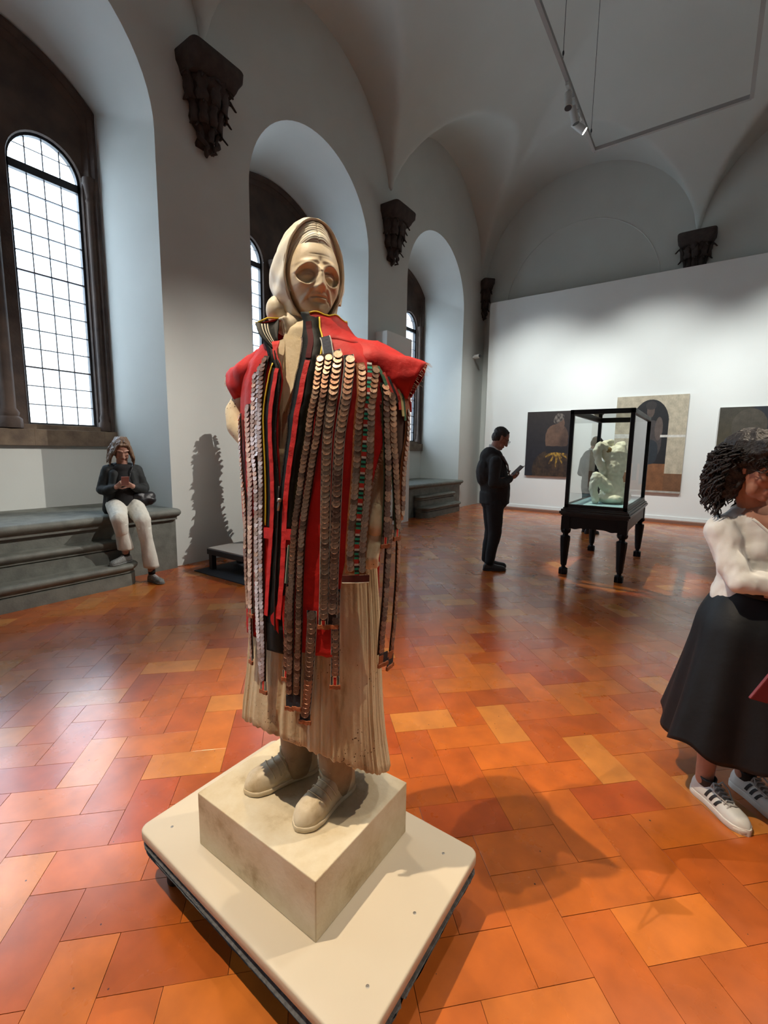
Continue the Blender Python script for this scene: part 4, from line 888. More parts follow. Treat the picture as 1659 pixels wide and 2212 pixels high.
# cap sleeves with frayed edges ---------------------------------------
def sleeve(rings, name='cap_sleeve', n=34):
    """rings: (centre, half height, half depth, roll)"""
    g = G(); rows = []
    K = len(rings)
    for i in range((K-1)*5+1):
        t = i/5; k = min(int(t), K-2); u = t-k; A = rings[k]; B = rings[k+1]; c = A[0].lerp(B[0], u); h = A[1]*(1-u)+B[1]*u; dd = A[2]*(1-u)+B[2]*u; tl = A[3]*(1-u)+B[3]*u; row = []
        for j in range(n):
            a = 2*PI*j/n; up_ = Vector((0, 0, 1))*math.cos(tl)+LV.to_3d()*math.sin(tl)
            w_ = .003*math.sin(a*5+i*.7)+.004*nz(a, i*.4, 3); row.append(c+up_*(h+w_)*math.cos(a)+FV.to_3d()*(dd+w_)*math.sin(a))
        rows.append(row)
    g.loft(rows, True, False); g.obj(name, M_red, coat, smooth=True, solid=.003)
    g = G(); R = random.Random(5); last = rows[-1]; prev = rows[-2]
    for j in range(n):
        for q in range(3):
            u = R.random(); p = last[j].lerp(last[(j+1) % n], u); d = (last[j]-prev[j]).normalized(); L_ = R.uniform(.003, .014)*(2 if R.random() < .08 else 1)
            e = p+d*L_*.7+Vector((R.uniform(-1, 1), R.uniform(-1, 1), -R.random()*1.2))*L_*.6; g.tube([p, p.lerp(e, .5)+Vector((0, 0, .001)), e], .0004, 3)
    g.obj('frayed_threads', M_thread, coat, kind='stuff')
sleeve([(L3(.05, -.01, 1.765), .062, .085, 0), (L3(.13, -.005, 1.752), .062, .098, .0), (L3(.20, 0, 1.725), .072, .098, .1), (L3(.27, .015, 1.698), .060, .060, .3), (L3(.325, .03, 1.682), .052, .026, .5)])
sleeve([(L3(-.05, -.01, 1.755), .055, .080, 0), (L3(-.13, -.0, 1.74), .055, .09, 0), (L3(-.185, .005, 1.715), .060, .085, -.1), (L3(-.222, .02, 1.690), .055, .055, -.25), (L3(-.243, .03, 1.674), .052, .03, -.4)])
# red flap over the arm opening, with frayed edge
g = G(); e1 = [(tat('E1', z), z) for z in np.linspace(1.20, 1.62, 24)]; R = random.Random(8)
for t, z in e1:
    for q in range(7):
        p = Dp(t, z+R.uniform(-.01, .01), .001); g.tube([p, p+LV.to_3d()*R.uniform(.002, .008)+Vector((0, 0, R.uniform(-.006, .003)))], .0005, 3)
g.obj('frayed_threads', M_thread, coat, kind='stuff')
# coin strips --------------------------------------------------------
NAVY = (.018, .020, .028); DKB = (.035, .018, .012); ORB = (.33, .12, .04); WHT = (.42, .42, .38); GRN = (.02, .10, .05); REDc = (.45, .03, .02)
navy = [(-1, -.86, WHT), (-.86, .86, NAVY), (.86, 1, WHT)]; dark = [(-1, 1, DKB)]; orb = [(-1, 1, ORB)]; grn = [(-1, -.85, GRN), (-.85, .85, DKB), (.85, 1, WHT)]
#      name  coin r  band width  stripes  offset  tone
STR = [('S1', .0088, .020, dark, .004, 1), ('S2', .0115, .026, grn, .004, 1), ('S3c', .0085, .018, dark, .004, 3), ('S3', .0085, .020, dark, .005, 2), ('S3b', .0085, .020, dark, .005, 2),
       ('S15', .0095, .022, navy, .003, 1), ('S16', .0125, .029, navy, .0035, 1), ('S17', .008, .018, grn, .004, 1), ('S7b', .0095, .024, navy, .0035, 1),
       ('S4', .0090, .021, dark, .0125, 0), ('S5', .0092, .022, dark, .0125, 0), ('S6', .0115, .027, navy, .009, 0), ('S7', .0115, .028, navy, .009, 1), ('S8', .0098, .024, orb, .009, 0), ('S9', .0098, .024, orb, .009, 0),
       ('S10', .0098, .022, grn, .006, 1), ('S11', .0105, .024, grn, .008, 0), ('S12', .0105, .026, orb, .005, 1), ('S13', .0098, .022, dark, .001, 1), ('S14', .0105, .024, dark, .001, 1)]
TONE = {0: [(.72, .42, .27), (.62, .34, .21), (.48, .28, .18), (.70, .46, .32), (.34, .20, .14), (.55, .36, .25)],
        1: [(.55, .31, .21), (.42, .22, .15), (.64, .38, .26), (.34, .19, .14), (.74, .42, .27), (.46, .30, .22)],
        2: [(.62, .44, .38), (.50, .33, .27), (.42, .25, .18), (.70, .50, .42)], 3: [(.72, .58, .54), (.6, .48, .44), (.55, .4, .35)]}
def coinmesh(r, col, n=16):
    g = G(); th = .0019; c_in = tuple(x*.92 for x in col)
    ring = lambda rr, z: [(rr*math.cos(2*PI*k/n), rr*math.sin(2*PI*k/n), z) for k in range(n)]
    v = ring(r, 0)+ring(r, th)+ring(r*.88, th)+ring(r*.86, th-.0003); f = []
    for a in range(3): f += [(a*n+k, a*n+(k+1) % n, (a+1)*n+(k+1) % n, (a+1)*n+k) for k in range(n)]
    f.append(tuple(3*n+k for k in range(n))); f.append(tuple(range(n-1, -1, -1))); g.add(v, f, col)
    return g
coins = []; bands = {}; CR = random.Random(21)
for nm, r, bw, st, off, tone in STR:
    path = PATH[nm]; ext = list(path); ext[-1:] = [path[-1], (path[-1][0], path[-1][1]-.016)]; ext = [(path[0][0], path[0][1]+.012)]+ext
    b = ribbon('coin_strip', ext, bw, off, M_band, stripes=st, th=.0015); bands[nm] = b; W = walk(path, .0138 if r > .0095 else .0120, off+.0042)
    last = CR.randrange(99)
    for k, (p, nn, d, sd, t, z) in enumerate(W):
        if CR.random() < .35: last = CR.randrange(99)
        T_ = TONE[tone if CR.random() < .86 else (1 if tone != 1 else 0)]; ci = (last+(CR.random() < .3)) % len(T_)
        al = .20+CR.uniform(-.03, .03); d2 = (d*math.cos(al)+nn*math.sin(al)).normalized(); n2 = (nn*math.cos(al)-d*math.sin(al)).normalized()
        rl = CR.uniform(-.06, .06); s2 = (n2.cross(d2)).normalized(); n2 = (n2+s2*rl).normalized(); s2 = n2.cross(d2).normalized()
        Mx = Matrix((s2, -d2, n2)).transposed()
        if Mx.determinant() < 0: Mx = Matrix((-s2, -d2, n2)).transposed()
        p = p+sd*CR.uniform(-.0007, .0007); v = Vector((0, 0, 1.5))-p; score = max(0, n2.dot(v.normalized()))*r*r/v.length_squared
        coins.append((score, nm, r, (T_ is TONE[0], T_ is TONE[1], T_ is TONE[2], T_ is TONE[3]).index(True), ci, p.copy(), Mx.copy()))
coins.sort(key=lambda c: -c[0]); CM = {}; rest = G()
for i, (sc, nm, r, tn, ci, p, Mx) in enumerate(coins):
    col = TONE[tn][ci]
    if i < 300:
        key = (r, tn, ci)
        if key not in CM: me = coinmesh(r, col).mesh('coin', (0, 0, 0), False, True); me.materials.append(M_coin); CM[key] = me
        o = bpy.data.objects.new('coin', CM[key]); S.collection.objects.link(o); o.parent = bands[nm]; o.matrix_local = Matrix.Translation(p-WPOS[bands[nm].name]) @ Mx.to_4x4()
    else:
        cg = coinmesh(r, col); rest.add([tuple(p+Mx @ Vector(v)) for v in cg.v], cg.f, col)
rest.obj('coin', M_coin, coat, color=True, kind='stuff')
# patterned ribbon between the orange straps
W = walk(PATH['R1'], .0058, .0115); g = G(); pat = [WHT, WHT, (.015,)*3, (.02, .30, .20), (.015,)*3, (.02, .30, .20), (.015,)*3, REDc, REDc, REDc]; pat = [(.62, .6, .55), (.015,)*3, (.02, .34, .22), (.015,)*3, REDc, REDc]
pat = [(.62, .6, .55), (.015,)*3, (.02, .34, .22), (.015,)*3, (.02, .34, .22), REDc, REDc]
for k in range(len(W)-1):
    a, b = W[k], W[k+1]; q = [a[0]-a[3]*.0062, a[0]+a[3]*.0062, b[0]+b[3]*.0062, b[0]-b[3]*.0062]; nn = a[1]*.0015
    g.add(q+[x+nn for x in q], [(3, 2, 1, 0), (4, 5, 6, 7), (0, 1, 5, 4), (1, 2, 6, 5), (2, 3, 7, 6), (3, 0, 4, 7)], pat[k % len(pat)])
g.obj('patterned_ribbon', M_band, coat, color=True)
# end tags: red ribbon with pale edges, closed by a leather bar
def endtag(nm, w, h, dz=0, bar=True, off=.007, dt=0, red=True):
    t, z = PATH[nm][-1]; t += dt; z -= dz; p = Dp(t, z, off); nn = Dn(t, z); d = Vector((0, 0, -1)); sd = nn.cross(d).normalized(); d = (d-nn*d.dot(nn)).normalized(); g = G()
    def strip(u0, u1, a, b, c, o_=0, th=.0015):
        q = [p+sd*u0+d*a+nn*o_, p+sd*u1+d*a+nn*o_, p+sd*u1+d*b+nn*o_, p+sd*u0+d*b+nn*o_]; g.add(q+[x+nn*th for x in q], [(0, 3, 2, 1), (4, 5, 6, 7), (0, 1, 5, 4), (1, 2, 6, 5), (2, 3, 7, 6), (3, 0, 4, 7)], c)
    strip(-w/2, w/2, 0, h, NAVY)
    if red: strip(-w*.17, w*.17, 0, h, (.62, .03, .02), .0016); strip(-w*.26, -w*.17, 0, h, (.6, .6, .4), .0017); strip(w*.17, w*.26, 0, h, (.6, .6, .4), .0017); strip(-w*.48, -w*.42, 0, h, WHT, .0017); strip(w*.42, w*.48, 0, h, WHT, .0017)
    g.obj('end_tag', M_band, coat, color=True)
    if bar:
        g = G(); rows = []
        for k in range(7):
            u = -1+2*k/6; c = p+sd*(w/2+.003)*u+d*(h+.004+.0012*math.sin(k*2.1))+nn*.002; rows.append([c-d*.006+nn*-.003, c-d*.006+nn*.003, c+d*.006+nn*.0035, c+d*.006-nn*.003])
        g.loft(rows, True, True); g.obj('leather_bar', M_leath, coat, bevel=.001)
endtag('S6', .027, .016, .006); endtag('S7', .029, .028, .004, red=False); endtag('S7b', .025, .028, .004); endtag('S4', .022, .034, .004, off=.014, red=False); endtag('S5', .022, .034, .004, off=.014, red=False)
endtag('S16', .032, .018, .0, red=False); endtag('S15', .022, .022, .004); endtag('S11', .024, .022, .004); endtag('S10', .022, .022, .006); endtag('S2', .024, .018, 0); endtag('S17', .018, .02, 0); endtag('S3', .024, .03, 0, dt=-2)
endtag('S13', .034, .032, .004, red=False, dt=-2); endtag('S14', .036, .030, .004, red=False, dt=3)
ribbon('orange_tag', [(19, .925), (19, .895)], .062, .006, M_leath)
g = G(); t, z = PATH['R1'][-1]; rows = []
for k in range(9):
    tt_ = 44+20*k/8; rows.append([Dp(tt_, z+.012, .010), Dp(tt_, z-.006, .010), Dp(tt_, z-.006, .014), Dp(tt_, z+.012, .014)])
g.loft(rows, True, True); g.obj('leather_bar', mat('dark_red_leather', (.10, .015, .012), .6, var=.4, vscale=50), coat)
g = G(); g.tube([Dp(44+20*k/8, z-.008, .013) for k in range(9)], .0018, 5); g.obj('white_edge', M_cs, coat)
band2('side_panel', lambda z: 3, lambda z: 29-(1.62-z)*25 if z < 1.62 else 29, .001, mat('dark_brown_backing', (.05, .022, .014), .8), 1.31, 1.625)
# shoulder ends of the straps
for nm, w in (('S8', .024), ('S9', .024)): endtag(nm, .024, .01, -.0, bar=False, red=False)
for k, (t, z, c) in enumerate(((31, 1.69, GRN), (27.5, 1.675, REDc), (24, 1.665, (.015,)*3), (20, 1.65, REDc), (16, 1.635, (.5, .45, .2)), (13, 1.625, GRN))):
    ribbon('shoulder_ribbon', [(t+3, z+.025), (t+1, z), (t, z-.035), (t, z-.05)], .010, .009, M_band, col=c)
ribbon('shoulder_strap', [(20, 1.665), (14, 1.64), (9, 1.615), (6, 1.58)], .05, .006, M_leath, fine=.01)
# ---------------------------------------------------------------- people
def skinmat(name, col): return mat(name, (1, 1, 1), .55, attr='Col', var=.08, vscale=60, bump=.05, bscale=200, spec=.35)
def V3(p): return Vector(p)
class Head:
    def __init__(s, C, F, k=1.0):
        s.C = V3(C); s.F = V3(F).normalized(); s.R = s.F.cross(Vector((0, 0, 1))).normalized(); s.U = s.R.cross(s.F).normalized(); s.k = k
        s.rot = Matrix((s.R, s.F, s.U)).transposed()
    def p(s, x, y, z): return s.C+(s.R*x+s.F*y+s.U*z)*s.k
    def ell(s, g, c, r, **k): g.ell(s.p(*c), tuple(q*s.k for q in r), s.rot, **k)
    def build(s, g, lips=True):
        k = s.k
        s.ell(g, (0, -.012, .035), (.074, .092, .080), nu=24, nv=16); s.ell(g, (0, .010, -.012), (.064, .076, .088), nu=24, nv=16)
        s.ell(g, (0, .030, -.070), (.043, .050, .042)); s.ell(g, (0, .062, -.100), (.021, .020, .017))
        for sx in (-1, 1):
            s.ell(g, (sx*.074, -.008, -.008), (.009, .018, .031)); s.ell(g, (sx*.040, .054, -.028), (.020, .018, .018)); s.ell(g, (sx*.013, .094, -.043), (.009, .010, .008), nu=10, nv=8)
            g.cap(s.p(sx*.012, .085, .022), s.p(sx*.050, .066, .026), .0095*k, .0085*k, 10); s.ell(g, (sx*.045, .040, -.07), (.018, .022, .03))
        g.cap(s.p(0, .082, .016), s.p(0, .101, -.034), .0085*k, .0125*k, 12); s.ell(g, (0, .103, -.040), (.0125, .012, .010), nu=12, nv=8)
        g.cap(s.p(-.016, .078, -.066), s.p(.016, .078, -.066), .0075*k, .0075*k, 10); g.cap(s.p(-.014, .077, -.077), s.p(.014, .077, -.077), .0080*k, .0080*k, 10)
    def tint(s, me, base, origin):
        co_ = mco(me)+np.array(origin); arr = np.tile(np.array(base), (len(co_), 1)); d = co_-np.array(s.C)
        loc = np.stack([d @ np.array(s.R), d @ np.array(s.F), d @ np.array(s.U)], 1)/s.k
        def blend(c, r, col, w):
            q = np.exp(-(((loc-np.array(c))/np.array(r))**2).sum(1))[:, None]*w; arr[:] = arr*(1-q)+np.array(col)*q
        b = np.array(base)
        blend((0, .084, -.071), (.020, .012, .0085), (b[0]*.75, b[1]*.35, b[2]*.35), .9)
        for sx in (-1, 1):
            blend((sx*.032, .075, .004), (.016, .02, .008), b*.55, .8); blend((sx*.032, .085, .026), (.022, .02, .0045), b*.22, .85); blend((sx*.032, .08, .001), (.013, .02, .0028), b*.12, .9); blend((sx*.045, .065, -.035), (.02, .03, .02), (b[0]*1.05, b[1]*.8, b[2]*.78), .5)
        vcol(me, arr)
def hand(g, wrist, d, pn, curl=.6, size=1.0, side=1, spread=.2):
    """palm + five separate fingers: d = finger direction, pn = palm normal (facing inward), side puts the thumb"""
    w = V3(wrist); d = V3(d).normalized(); pn = V3(pn); pn = (pn-d*pn.dot(d)).normalized(); sd = d.cross(pn)*side; k = size
    for q in (-.022, -.007, .008, .022): g.cap(w+d*.012*k+sd*q*.6*k, w+d*.078*k+sd*q*k, .0135*k, .0115*k, 10)
    L = (.060, .074, .070, .055)
    for i, q in enumerate((.027, .009, -.009, -.026)):
        p = w+d*(.080-.004*abs(i-1.3))*k+sd*q*k; dd = (d+sd*q*spread*6).normalized(); pts = [p]; a = curl*.45
        for j, f in enumerate((.46, .31, .23)):
            a += curl*(.55 if j else .3); dj = (dd*math.cos(a)+pn*math.sin(a)); p = p+dj*L[i]*f*1.15*k; pts.append(p)
        g.chain(pts, [.0092*k, .0088*k, .0080*k, .0068*k], 9)
    p = w+d*.020*k+sd*.022*k; t1 = (d*.55+sd*.75+pn*.30).normalized(); t2 = (d*.85+sd*.25+pn*.55).normalized()
    g.chain([p, p+t1*.038*k, p+t1*.038*k+t2*.030*k, p+t1*.038*k+t2*.030*k+(t2+pn*.5).normalized()*.022*k], [.0125*k, .0110*k, .0096*k, .0078*k], 9)
def person_body(root, g, head, base, voxel=.006, origin=None):
    me = remesh(g, voxel, 2); head.tint(me, base, (0, 0, 0)); return meshobj('body', me, skinmat('skin', base), root)
def cloth(name, root, g, m, voxel=.008, sm_=4, fold=.0, fs=14, label=None):
    me = remesh(g, voxel, sm_)
    if fold:
        a = mco(me); n = np.empty(len(me.vertices)*3); me.vertices.foreach_get('normal', n); n = n.reshape(-1, 3)
        h = np.array([nz(p[0]*fs, p[1]*fs, p[2]*fs*.55)+.5*nz(p[0]*fs*2.2+9, p[1]*fs*2.2, p[2]*fs*1.3) for p in a]); setco(me, a+n*(h*fold)[:, None])
    return meshobj(name, me, m, root, label=label)
def eyeballs(root, h, m):
    for sx in (-1, 1):
        g = G(); h.ell(g, (sx*.032, .068, .001), (.0125, .0125, .010), nu=12, nv=8); g.obj('eye', m, root, smooth=True)
M_eye = mat('dark_eye', (.03, .02, .018), .3)
M_frame = mat('dark_spectacle_frame', (.02, .012, .010), .35)
def glasses(root, h, arms=True):
    for sx in (-1, 1):
        g = G(); g.tube([h.p(sx*.034+.024*math.cos(a), .101+.003*abs(math.sin(a)), .002+.017*math.sin(a)) for a in [2*PI*k/20 for k in range(21)]], .0022*h.k, 6)
        g.tube([h.p(sx*.058, .100, .008), h.p(sx*.074, .07, .008), h.p(sx*.080, -.005, .004), h.p(sx*.078, -.02, -.010)], .0018*h.k, 5); g.obj('spectacle_frame', M_frame, root, smooth=True)
    g = G(); g.tube([h.p(-.011, .102, .006), h.p(0, .106, .010), h.p(.011, .102, .006)], .002*h.k, 5); g.obj('spectacle_bridge', M_frame, root, smooth=True)
def blk(root, o): return o
# ---- man reading a booklet ------------------------------------------------
r0 = empty('person', (-2.2, 5.49, 0), 'man in dark jacket and dark trousers standing, looking down at a brown booklet', 'person')
Fm = Vector((.80, .60, 0)); Rm = Vector((.60, -.80, 0)); Bm = Vector((-2.19, 5.49, 0))
def Q(a, b, z): return Bm+Fm*a+Rm*b+Vector((0, 0, z))            # a forward, b toward his right (the camera side)
H = Head(Q(.075, .0, 1.668), Fm*.86+Vector((0, 0, -.50)), 1.08); g = G(); H.build(g)
g.cap(Q(.035, 0, 1.62), Q(-.02, 0, 1.46), .062, .068); g.ell(Q(-.0, 0, 1.30), (.15, .15, .2)); g.ell(Q(.03, 0, 1.05), (.14, .14, .2)); g.ell(Q(0.01, 0, .88), (.10, .11, .11))
for s in (-1, 1):
    g.chain([Q(-.02, .17*s, 1.40), Q(-.04, .22*s, 1.14), Q(.17, .13*s+.01, 1.17)], [.05, .042, .032]); g.chain([Q(.01, .085*s, .84), Q(.03, .085*s, .50), Q(-.02, .085*s, .10)], [.08, .055, .038])
hand(g, Q(.185, .125, 1.178), Fm+Vector((0, 0, .25))-Rm*.35, -Rm*.5+Vector((0, 0, .9)), .55, 1.0, 1); hand(g, Q(.185, -.125, 1.178), Fm+Vector((0, 0, .25))+Rm*.35, Rm*.5+Vector((0, 0, .9)), .55, 1.0, -1)
person_body(r0, g, H, (.34, .15, .105), .0055)
g = G()
H.ell(g, (0, -.026, .052), (.078, .092, .075), nu=24, nv=14); H.ell(g, (0, -.045, .0), (.074, .068, .075)); g.cap(H.p(-.035, .030, .088), H.p(.035, .030, .088), .018, .018)
for s in (-1, 1): H.ell(g, (s*.068, -.005, .045), (.012, .03, .03))
cloth('hair', r0, g, mat('short_dark_hair', (.018, .012, .010), .55, var=.4, vscale=120, stretch=(1, 1, .3), bump=.6, bscale=160), .005, 2, .004, 60)
glasses(r0, H)
M_jk = mat('dark_grey_jacket', (.020, .018, .019), .85, var=.3, vscale=30, bump=.15, bscale=60); g = G()
g.chain([Q(-.035, 0, 1.42), Q(-.01, 0, 1.25), Q(.035, 0, 1.05), Q(.035, 0, .92)], [.145, .175, .185, .175], 24); g.cap(Q(-.03, -.1, 1.39), Q(-.03, .1, 1.39), .095, .095); g.ell(Q(-.06, 0, 1.25), (.16, .17, .22))
g.loft([[Q(.03+.185*math.cos(a), .185*math.sin(a), z) for a in [2*PI*k/28 for k in range(28)]] for z in (.85, .87, 1.0)])
for s in (-1, 1): g.chain([Q(-.03, .185*s, 1.375), Q(-.055, .235*s, 1.13), Q(.06, .20*s, 1.125), Q(.165, .135*s, 1.172)], [.078, .066, .062, .048])
cloth('jacket', r0, g, M_jk, .009, 5, .010, 10)
M_jl = mat('brown_jacket_lapel', (.060, .022, .020), .7)
for s in (-1, 1):
    g = G(); g.loft([[Q(.02, .085*s, 1.50), Q(.10, .075*s, 1.44), Q(.165, .045*s, 1.34), Q(.195, .02*s, 1.22)], [Q(-.02, .11*s, 1.47), Q(.06, .12*s, 1.42), Q(.14, .10*s, 1.33), Q(.19, .03*s, 1.21)]], closed=False); g.obj('lapel', M_jl, r0, solid=.008, smooth=True)
M_sh = mat('pale_shirt', (.55, .52, .52), .8); g = G()
g.loft([[Q(.01+r*math.cos(a), r*math.sin(a)*.9, z+.05*math.cos(a)*-1) for a in [2*PI*k/20 for k in range(20)]] for r, z in ((.074, 1.545), (.080, 1.54), (.088, 1.47), (.10, 1.43))], True, False); g.obj('shirt_collar', M_sh, r0, smooth=True, solid=.004)
g = G(); g.loft([[Q(.09, -.05, 1.47), Q(.105, 0, 1.47), Q(.09, .05, 1.47)], [Q(.185, -.02, 1.25), Q(.195, 0, 1.25), Q(.185, .02, 1.25)]], closed=False); g.obj('shirt', M_sh, r0)
for s in (-1, 1):
    g = G(); g.tube([Q(.158, .135*s, 1.170), Q(.182, .127*s, 1.178)], [.044, .036], 14); g.obj('shirt_cuff', M_sh, r0, smooth=True)
M_tr = mat('black_trousers', (.009, .010, .013), .8, var=.3, vscale=40, bump=.1); g = G()
g.ell(Q(.01, 0, .87), (.15, .16, .13))
for s in (-1, 1): g.chain([Q(.01, .085*s, .86), Q(.03, .085*s, .50), Q(-.02, .085*s, .12)], [.115, .083, .062], 16)
cloth('trousers', r0, g, M_tr, .009, 4, .008, 9)
M_sho = mat('dark_leather_shoe', (.03, .024, .024), .5)
for s, da in ((1, .0), (-1, .06)):
    h_ = Q(-.10+da, .085*s, 0); t_ = Q(.19+da, .095*s, 0); shoe((t_.x, t_.y), (h_.x, h_.y), w=.047, hgt=.055, parent=r0, m=M_sho, z0=0)
bk = empty('booklet', tuple(Q(.30, 0, 1.25)), 'small brown booklet held up in the standing man\'s hands', 'booklet')
M_bk = mat('brown_book_cover', (.085, .045, .032), .6); M_pg = mat('book_pages', (.55, .50, .45), .8)
up = (Fm*.62+Vector((0, 0, .62))).normalized(); nb_ = (Fm*.6-Vector((0, 0, .6))).normalized(); cb = Q(.27, 0, 1.21)
for s in (-1, 1):
    g = G(); e = (Rm*s*.9+nb_*-.25-Fm*.05).normalized(); q = [cb, cb+e*.085, cb+e*.085+up*.16, cb+up*.16]; g.add(q+[p+nb_*.006 for p in q], [(0, 3, 2, 1), (4, 5, 6, 7), (0, 1, 5, 4), (1, 2, 6, 5), (2, 3, 7, 6), (3, 0, 4, 7)]); g.obj('cover', M_bk, bk)
# a second visitor beyond the glass case, of the same build
M_gr = mat('grey_sweater', (.09, .085, .08), .9); M_lh = mat('brown_hair', (.05, .03, .02), .6)
def restyle(src, loc, rot, label, mats):
    r = src.copy(); S.collection.objects.link(r); r.location = loc; r.rotation_euler = (0, 0, rot); r['label'] = label; WPOS[r.name] = Vector(loc)
    for ch in list(src.children):
        if ch.name.split('.')[0] in ('lapel', 'spectacle_frame', 'spectacle_bridge'): continue
        c = ch.copy(); S.collection.objects.link(c); c.parent = r; WPOS[c.name] = Vector(loc)
        k = ch.name.split('.')[0]
        if k in mats: c.material_slots[0].link = 'OBJECT'; c.material_slots[0].material = mats[k]
        for gch in ch.children: d = gch.copy(); S.collection.objects.link(d); d.parent = c; WPOS[d.name] = Vector(loc)
    return r
restyle(r0, (-1.764, 9.183, 0), .15, 'person with brown hair and grey top standing beyond the glass case, seen through it', {'jacket': M_gr, 'hair': M_lh})
# ---- woman seated on the stone bench ---------------------------------------
r1 = empty('person', (-5.34, 2.48, .74), 'woman in black jacket and white trousers sitting on the stone window bench looking down', 'person')
Fs = Vector((.93, -.36, 0)).normalized(); Rs = Vector((Fs.y, -Fs.x, 0)); Bs = Vector((-5.36, 2.49, 0))   # Rs: her right (left in the picture)
def Q(a, b, z): return Bs+Fs*a+Rs*b+Vector((0, 0, z))
H = Head(Q(.095, .0, 1.475), Fs*.80+Rs*-.06+Vector((0, 0, -.55)), 1.02); g = G(); H.build(g)
g.cap(Q(.06, 0, 1.44), Q(.0, 0, 1.30), .050, .058); g.ell(Q(-.01, 0, 1.15), (.085, .12, .15)); g.ell(Q(.02, 0, .98), (.12, .13, .17)); g.ell(Q(.01, 0, .86), (.12, .15, .10))
g.chain([Q(0, .13, 1.235), Q(-.02, .20, 1.02), Q(.20, .085, 1.065)], [.045, .038, .028]); g.chain([Q(0, -.13, 1.235), Q(.0, -.20, 1.02), Q(.215, -.075, 1.07)], [.045, .038, .028])
hand(g, Q(.205, .08, 1.07), Fs*.55-Rs*.55+Vector((0, 0, .45)), -Rs*.6+Vector((0, 0, .2))+Fs*-.5, .95, .92, -1); hand(g, Q(.22, -.072, 1.075), Fs*.45+Rs*.65+Vector((0, 0, .35)), Rs*.2+Vector((0, 0, .55))-Fs*.7, .9, .92, 1)
KN1, AN1 = V3((-4.985, 2.255, .735)), V3((-5.085, 2.345, .345)); KN2, AN2 = V3((-4.935, 2.475, .645)), V3((-4.935, 2.548, .10))
KN2 = V3((-4.95, 2.48, .70)); AN2 = V3((-4.98, 2.56, .11))
g.chain([Q(.03, .08, .84), KN1, AN1], [.07, .05, .035]); g.chain([Q(.03, -.08, .84), KN2, AN2], [.07, .05, .035])
person_body(r1, g, H, (.42, .235, .175), .005)
M_hs = mat('light_brown_hair', (.20, .115, .065), .45, var=.6, vscale=40, stretch=(1, 1, .12), bump=.5, bscale=120); g = G()
H.ell(g, (0, -.026, .046), (.082, .096, .080), nu=24, nv=14); H.ell(g, (0, -.055, -.04), (.088, .062, .11)); g.cap(H.p(-.045, .055, .085), H.p(.03, .06, .09), .018, .018)
HRn = random.Random(4)
for s in (-1, 1):
    for k in range(8):
        y = .052-.020*k; pts = [H.p(s*.02, y*.8, .112-.004*k)]
        for q in range(1, 10):
            u = q/9; pts.append(H.p(s*(.030+.054*math.sin(min(u*2.2, 1.57))+.040*u*u+.010*math.sin(u*11+k)*u), y-.012*u+.010*math.sin(u*8+k*2)*u, .108-.290*u+.015*math.sin(k)))
        g.chain(pts, [.016, .016, .016, .015, .016, .017, .017, .015, .012, .006], 8)
cloth('hair', r1, g, M_hs, .0055, 2, .005, 50)
M_bj = mat('black_jacket_cloth', (.010, .013, .014), .75, var=.3, vscale=40, bump=.15); g = G()
for s in (-1, 1):
    g.chain([Q(-.01, .06*s, 1.27), Q(-.01, .135*s, 1.235)], [.06, .068]); g.chain([Q(-.01, .14*s, 1.23), Q(-.015, .205*s, 1.03), Q(.07, .175*s, 1.02), Q(.185, .092*s, 1.06)], [.066, .060, .056, .042])
    g.chain([Q(-.03, .09*s, 1.22), Q(-.02, .10*s, 1.05), Q(.0, .12*s, .88), Q(-.04, .15*s, .80)], [.085, .085, .085, .07]); g.chain([Q(.06, .085*s, 1.20), Q(.075, .10*s, 1.05), Q(.06, .13*s, .90)], [.055, .055, .05])
g.ell(Q(-.05, 0, 1.08), (.12, .14, .22))
cloth('jacket', r1, g, M_bj, .0075, 4, .008, 14)
g = G(); g.ell(Q(.032, 0, 1.262), (.074, .098, .055)); g.ell(Q(.0, 0, 1.225), (.10, .13, .06)); g.chain([Q(.035, 0, 1.18), Q(.055, 0, 1.1), Q(.06, 0, .95), Q(.05, 0, .87)], [.085, .10, .11, .12], 20); cloth('black_top', r1, g, mat('black_knit_top', (.006, .005, .006), .9), .009, 3, .004, 12)
M_wt = mat('cream_white_trousers', (.66, .64, .57), .85, var=.08, vscale=20, bump=.2, bscale=60); g = G()
g.ell(Q(.01, 0, .845), (.155, .165, .095)); g.chain([Q(.03, .085, .855), KN1+Vector((0, 0, .01)), KN1.lerp(AN1, .3)], [.105, .080, .068], 16); g.chain([Q(.03, -.085, .855), KN2+Vector((0, 0, .01)), KN2.lerp(AN2, .3)], [.105, .080, .068], 16)
cloth('trousers', r1, g, M_wt, .007, 3, .007, 13)
for KN, AN, e_ in ((KN1, AN1, .06), (KN2, AN2, .07)):
    g = G(); rows = []
    for k in range(16):
        u = k/15; c = KN.lerp(AN+Vector((0, 0, e_)), .12+.88*u); r = .070-.010*math.sin(PI*min(u*1.3, 1))+.012*u*u
        rows.append([c+Vector((math.cos(a)*(r*1.02+.004*math.sin(a*3+u*9)), math.sin(a)*(r*.95+.004*math.sin(a*4+u*7)), -.012*math.cos(a)*u)) for a in [2*PI*j/28 for j in range(28)]])
    g.loft(rows, True, False); g.obj('trouser_leg', M_wt, r1, smooth=True, solid=.004)
M_sn = mat('grey_trainer', (.22, .23, .22), .6, var=.5, vscale=90, bump=.4, bscale=90)
d1 = Vector((-.15, -1.05, 0)).normalized(); d1 = Vector((.35, -.9, 0)).normalized()
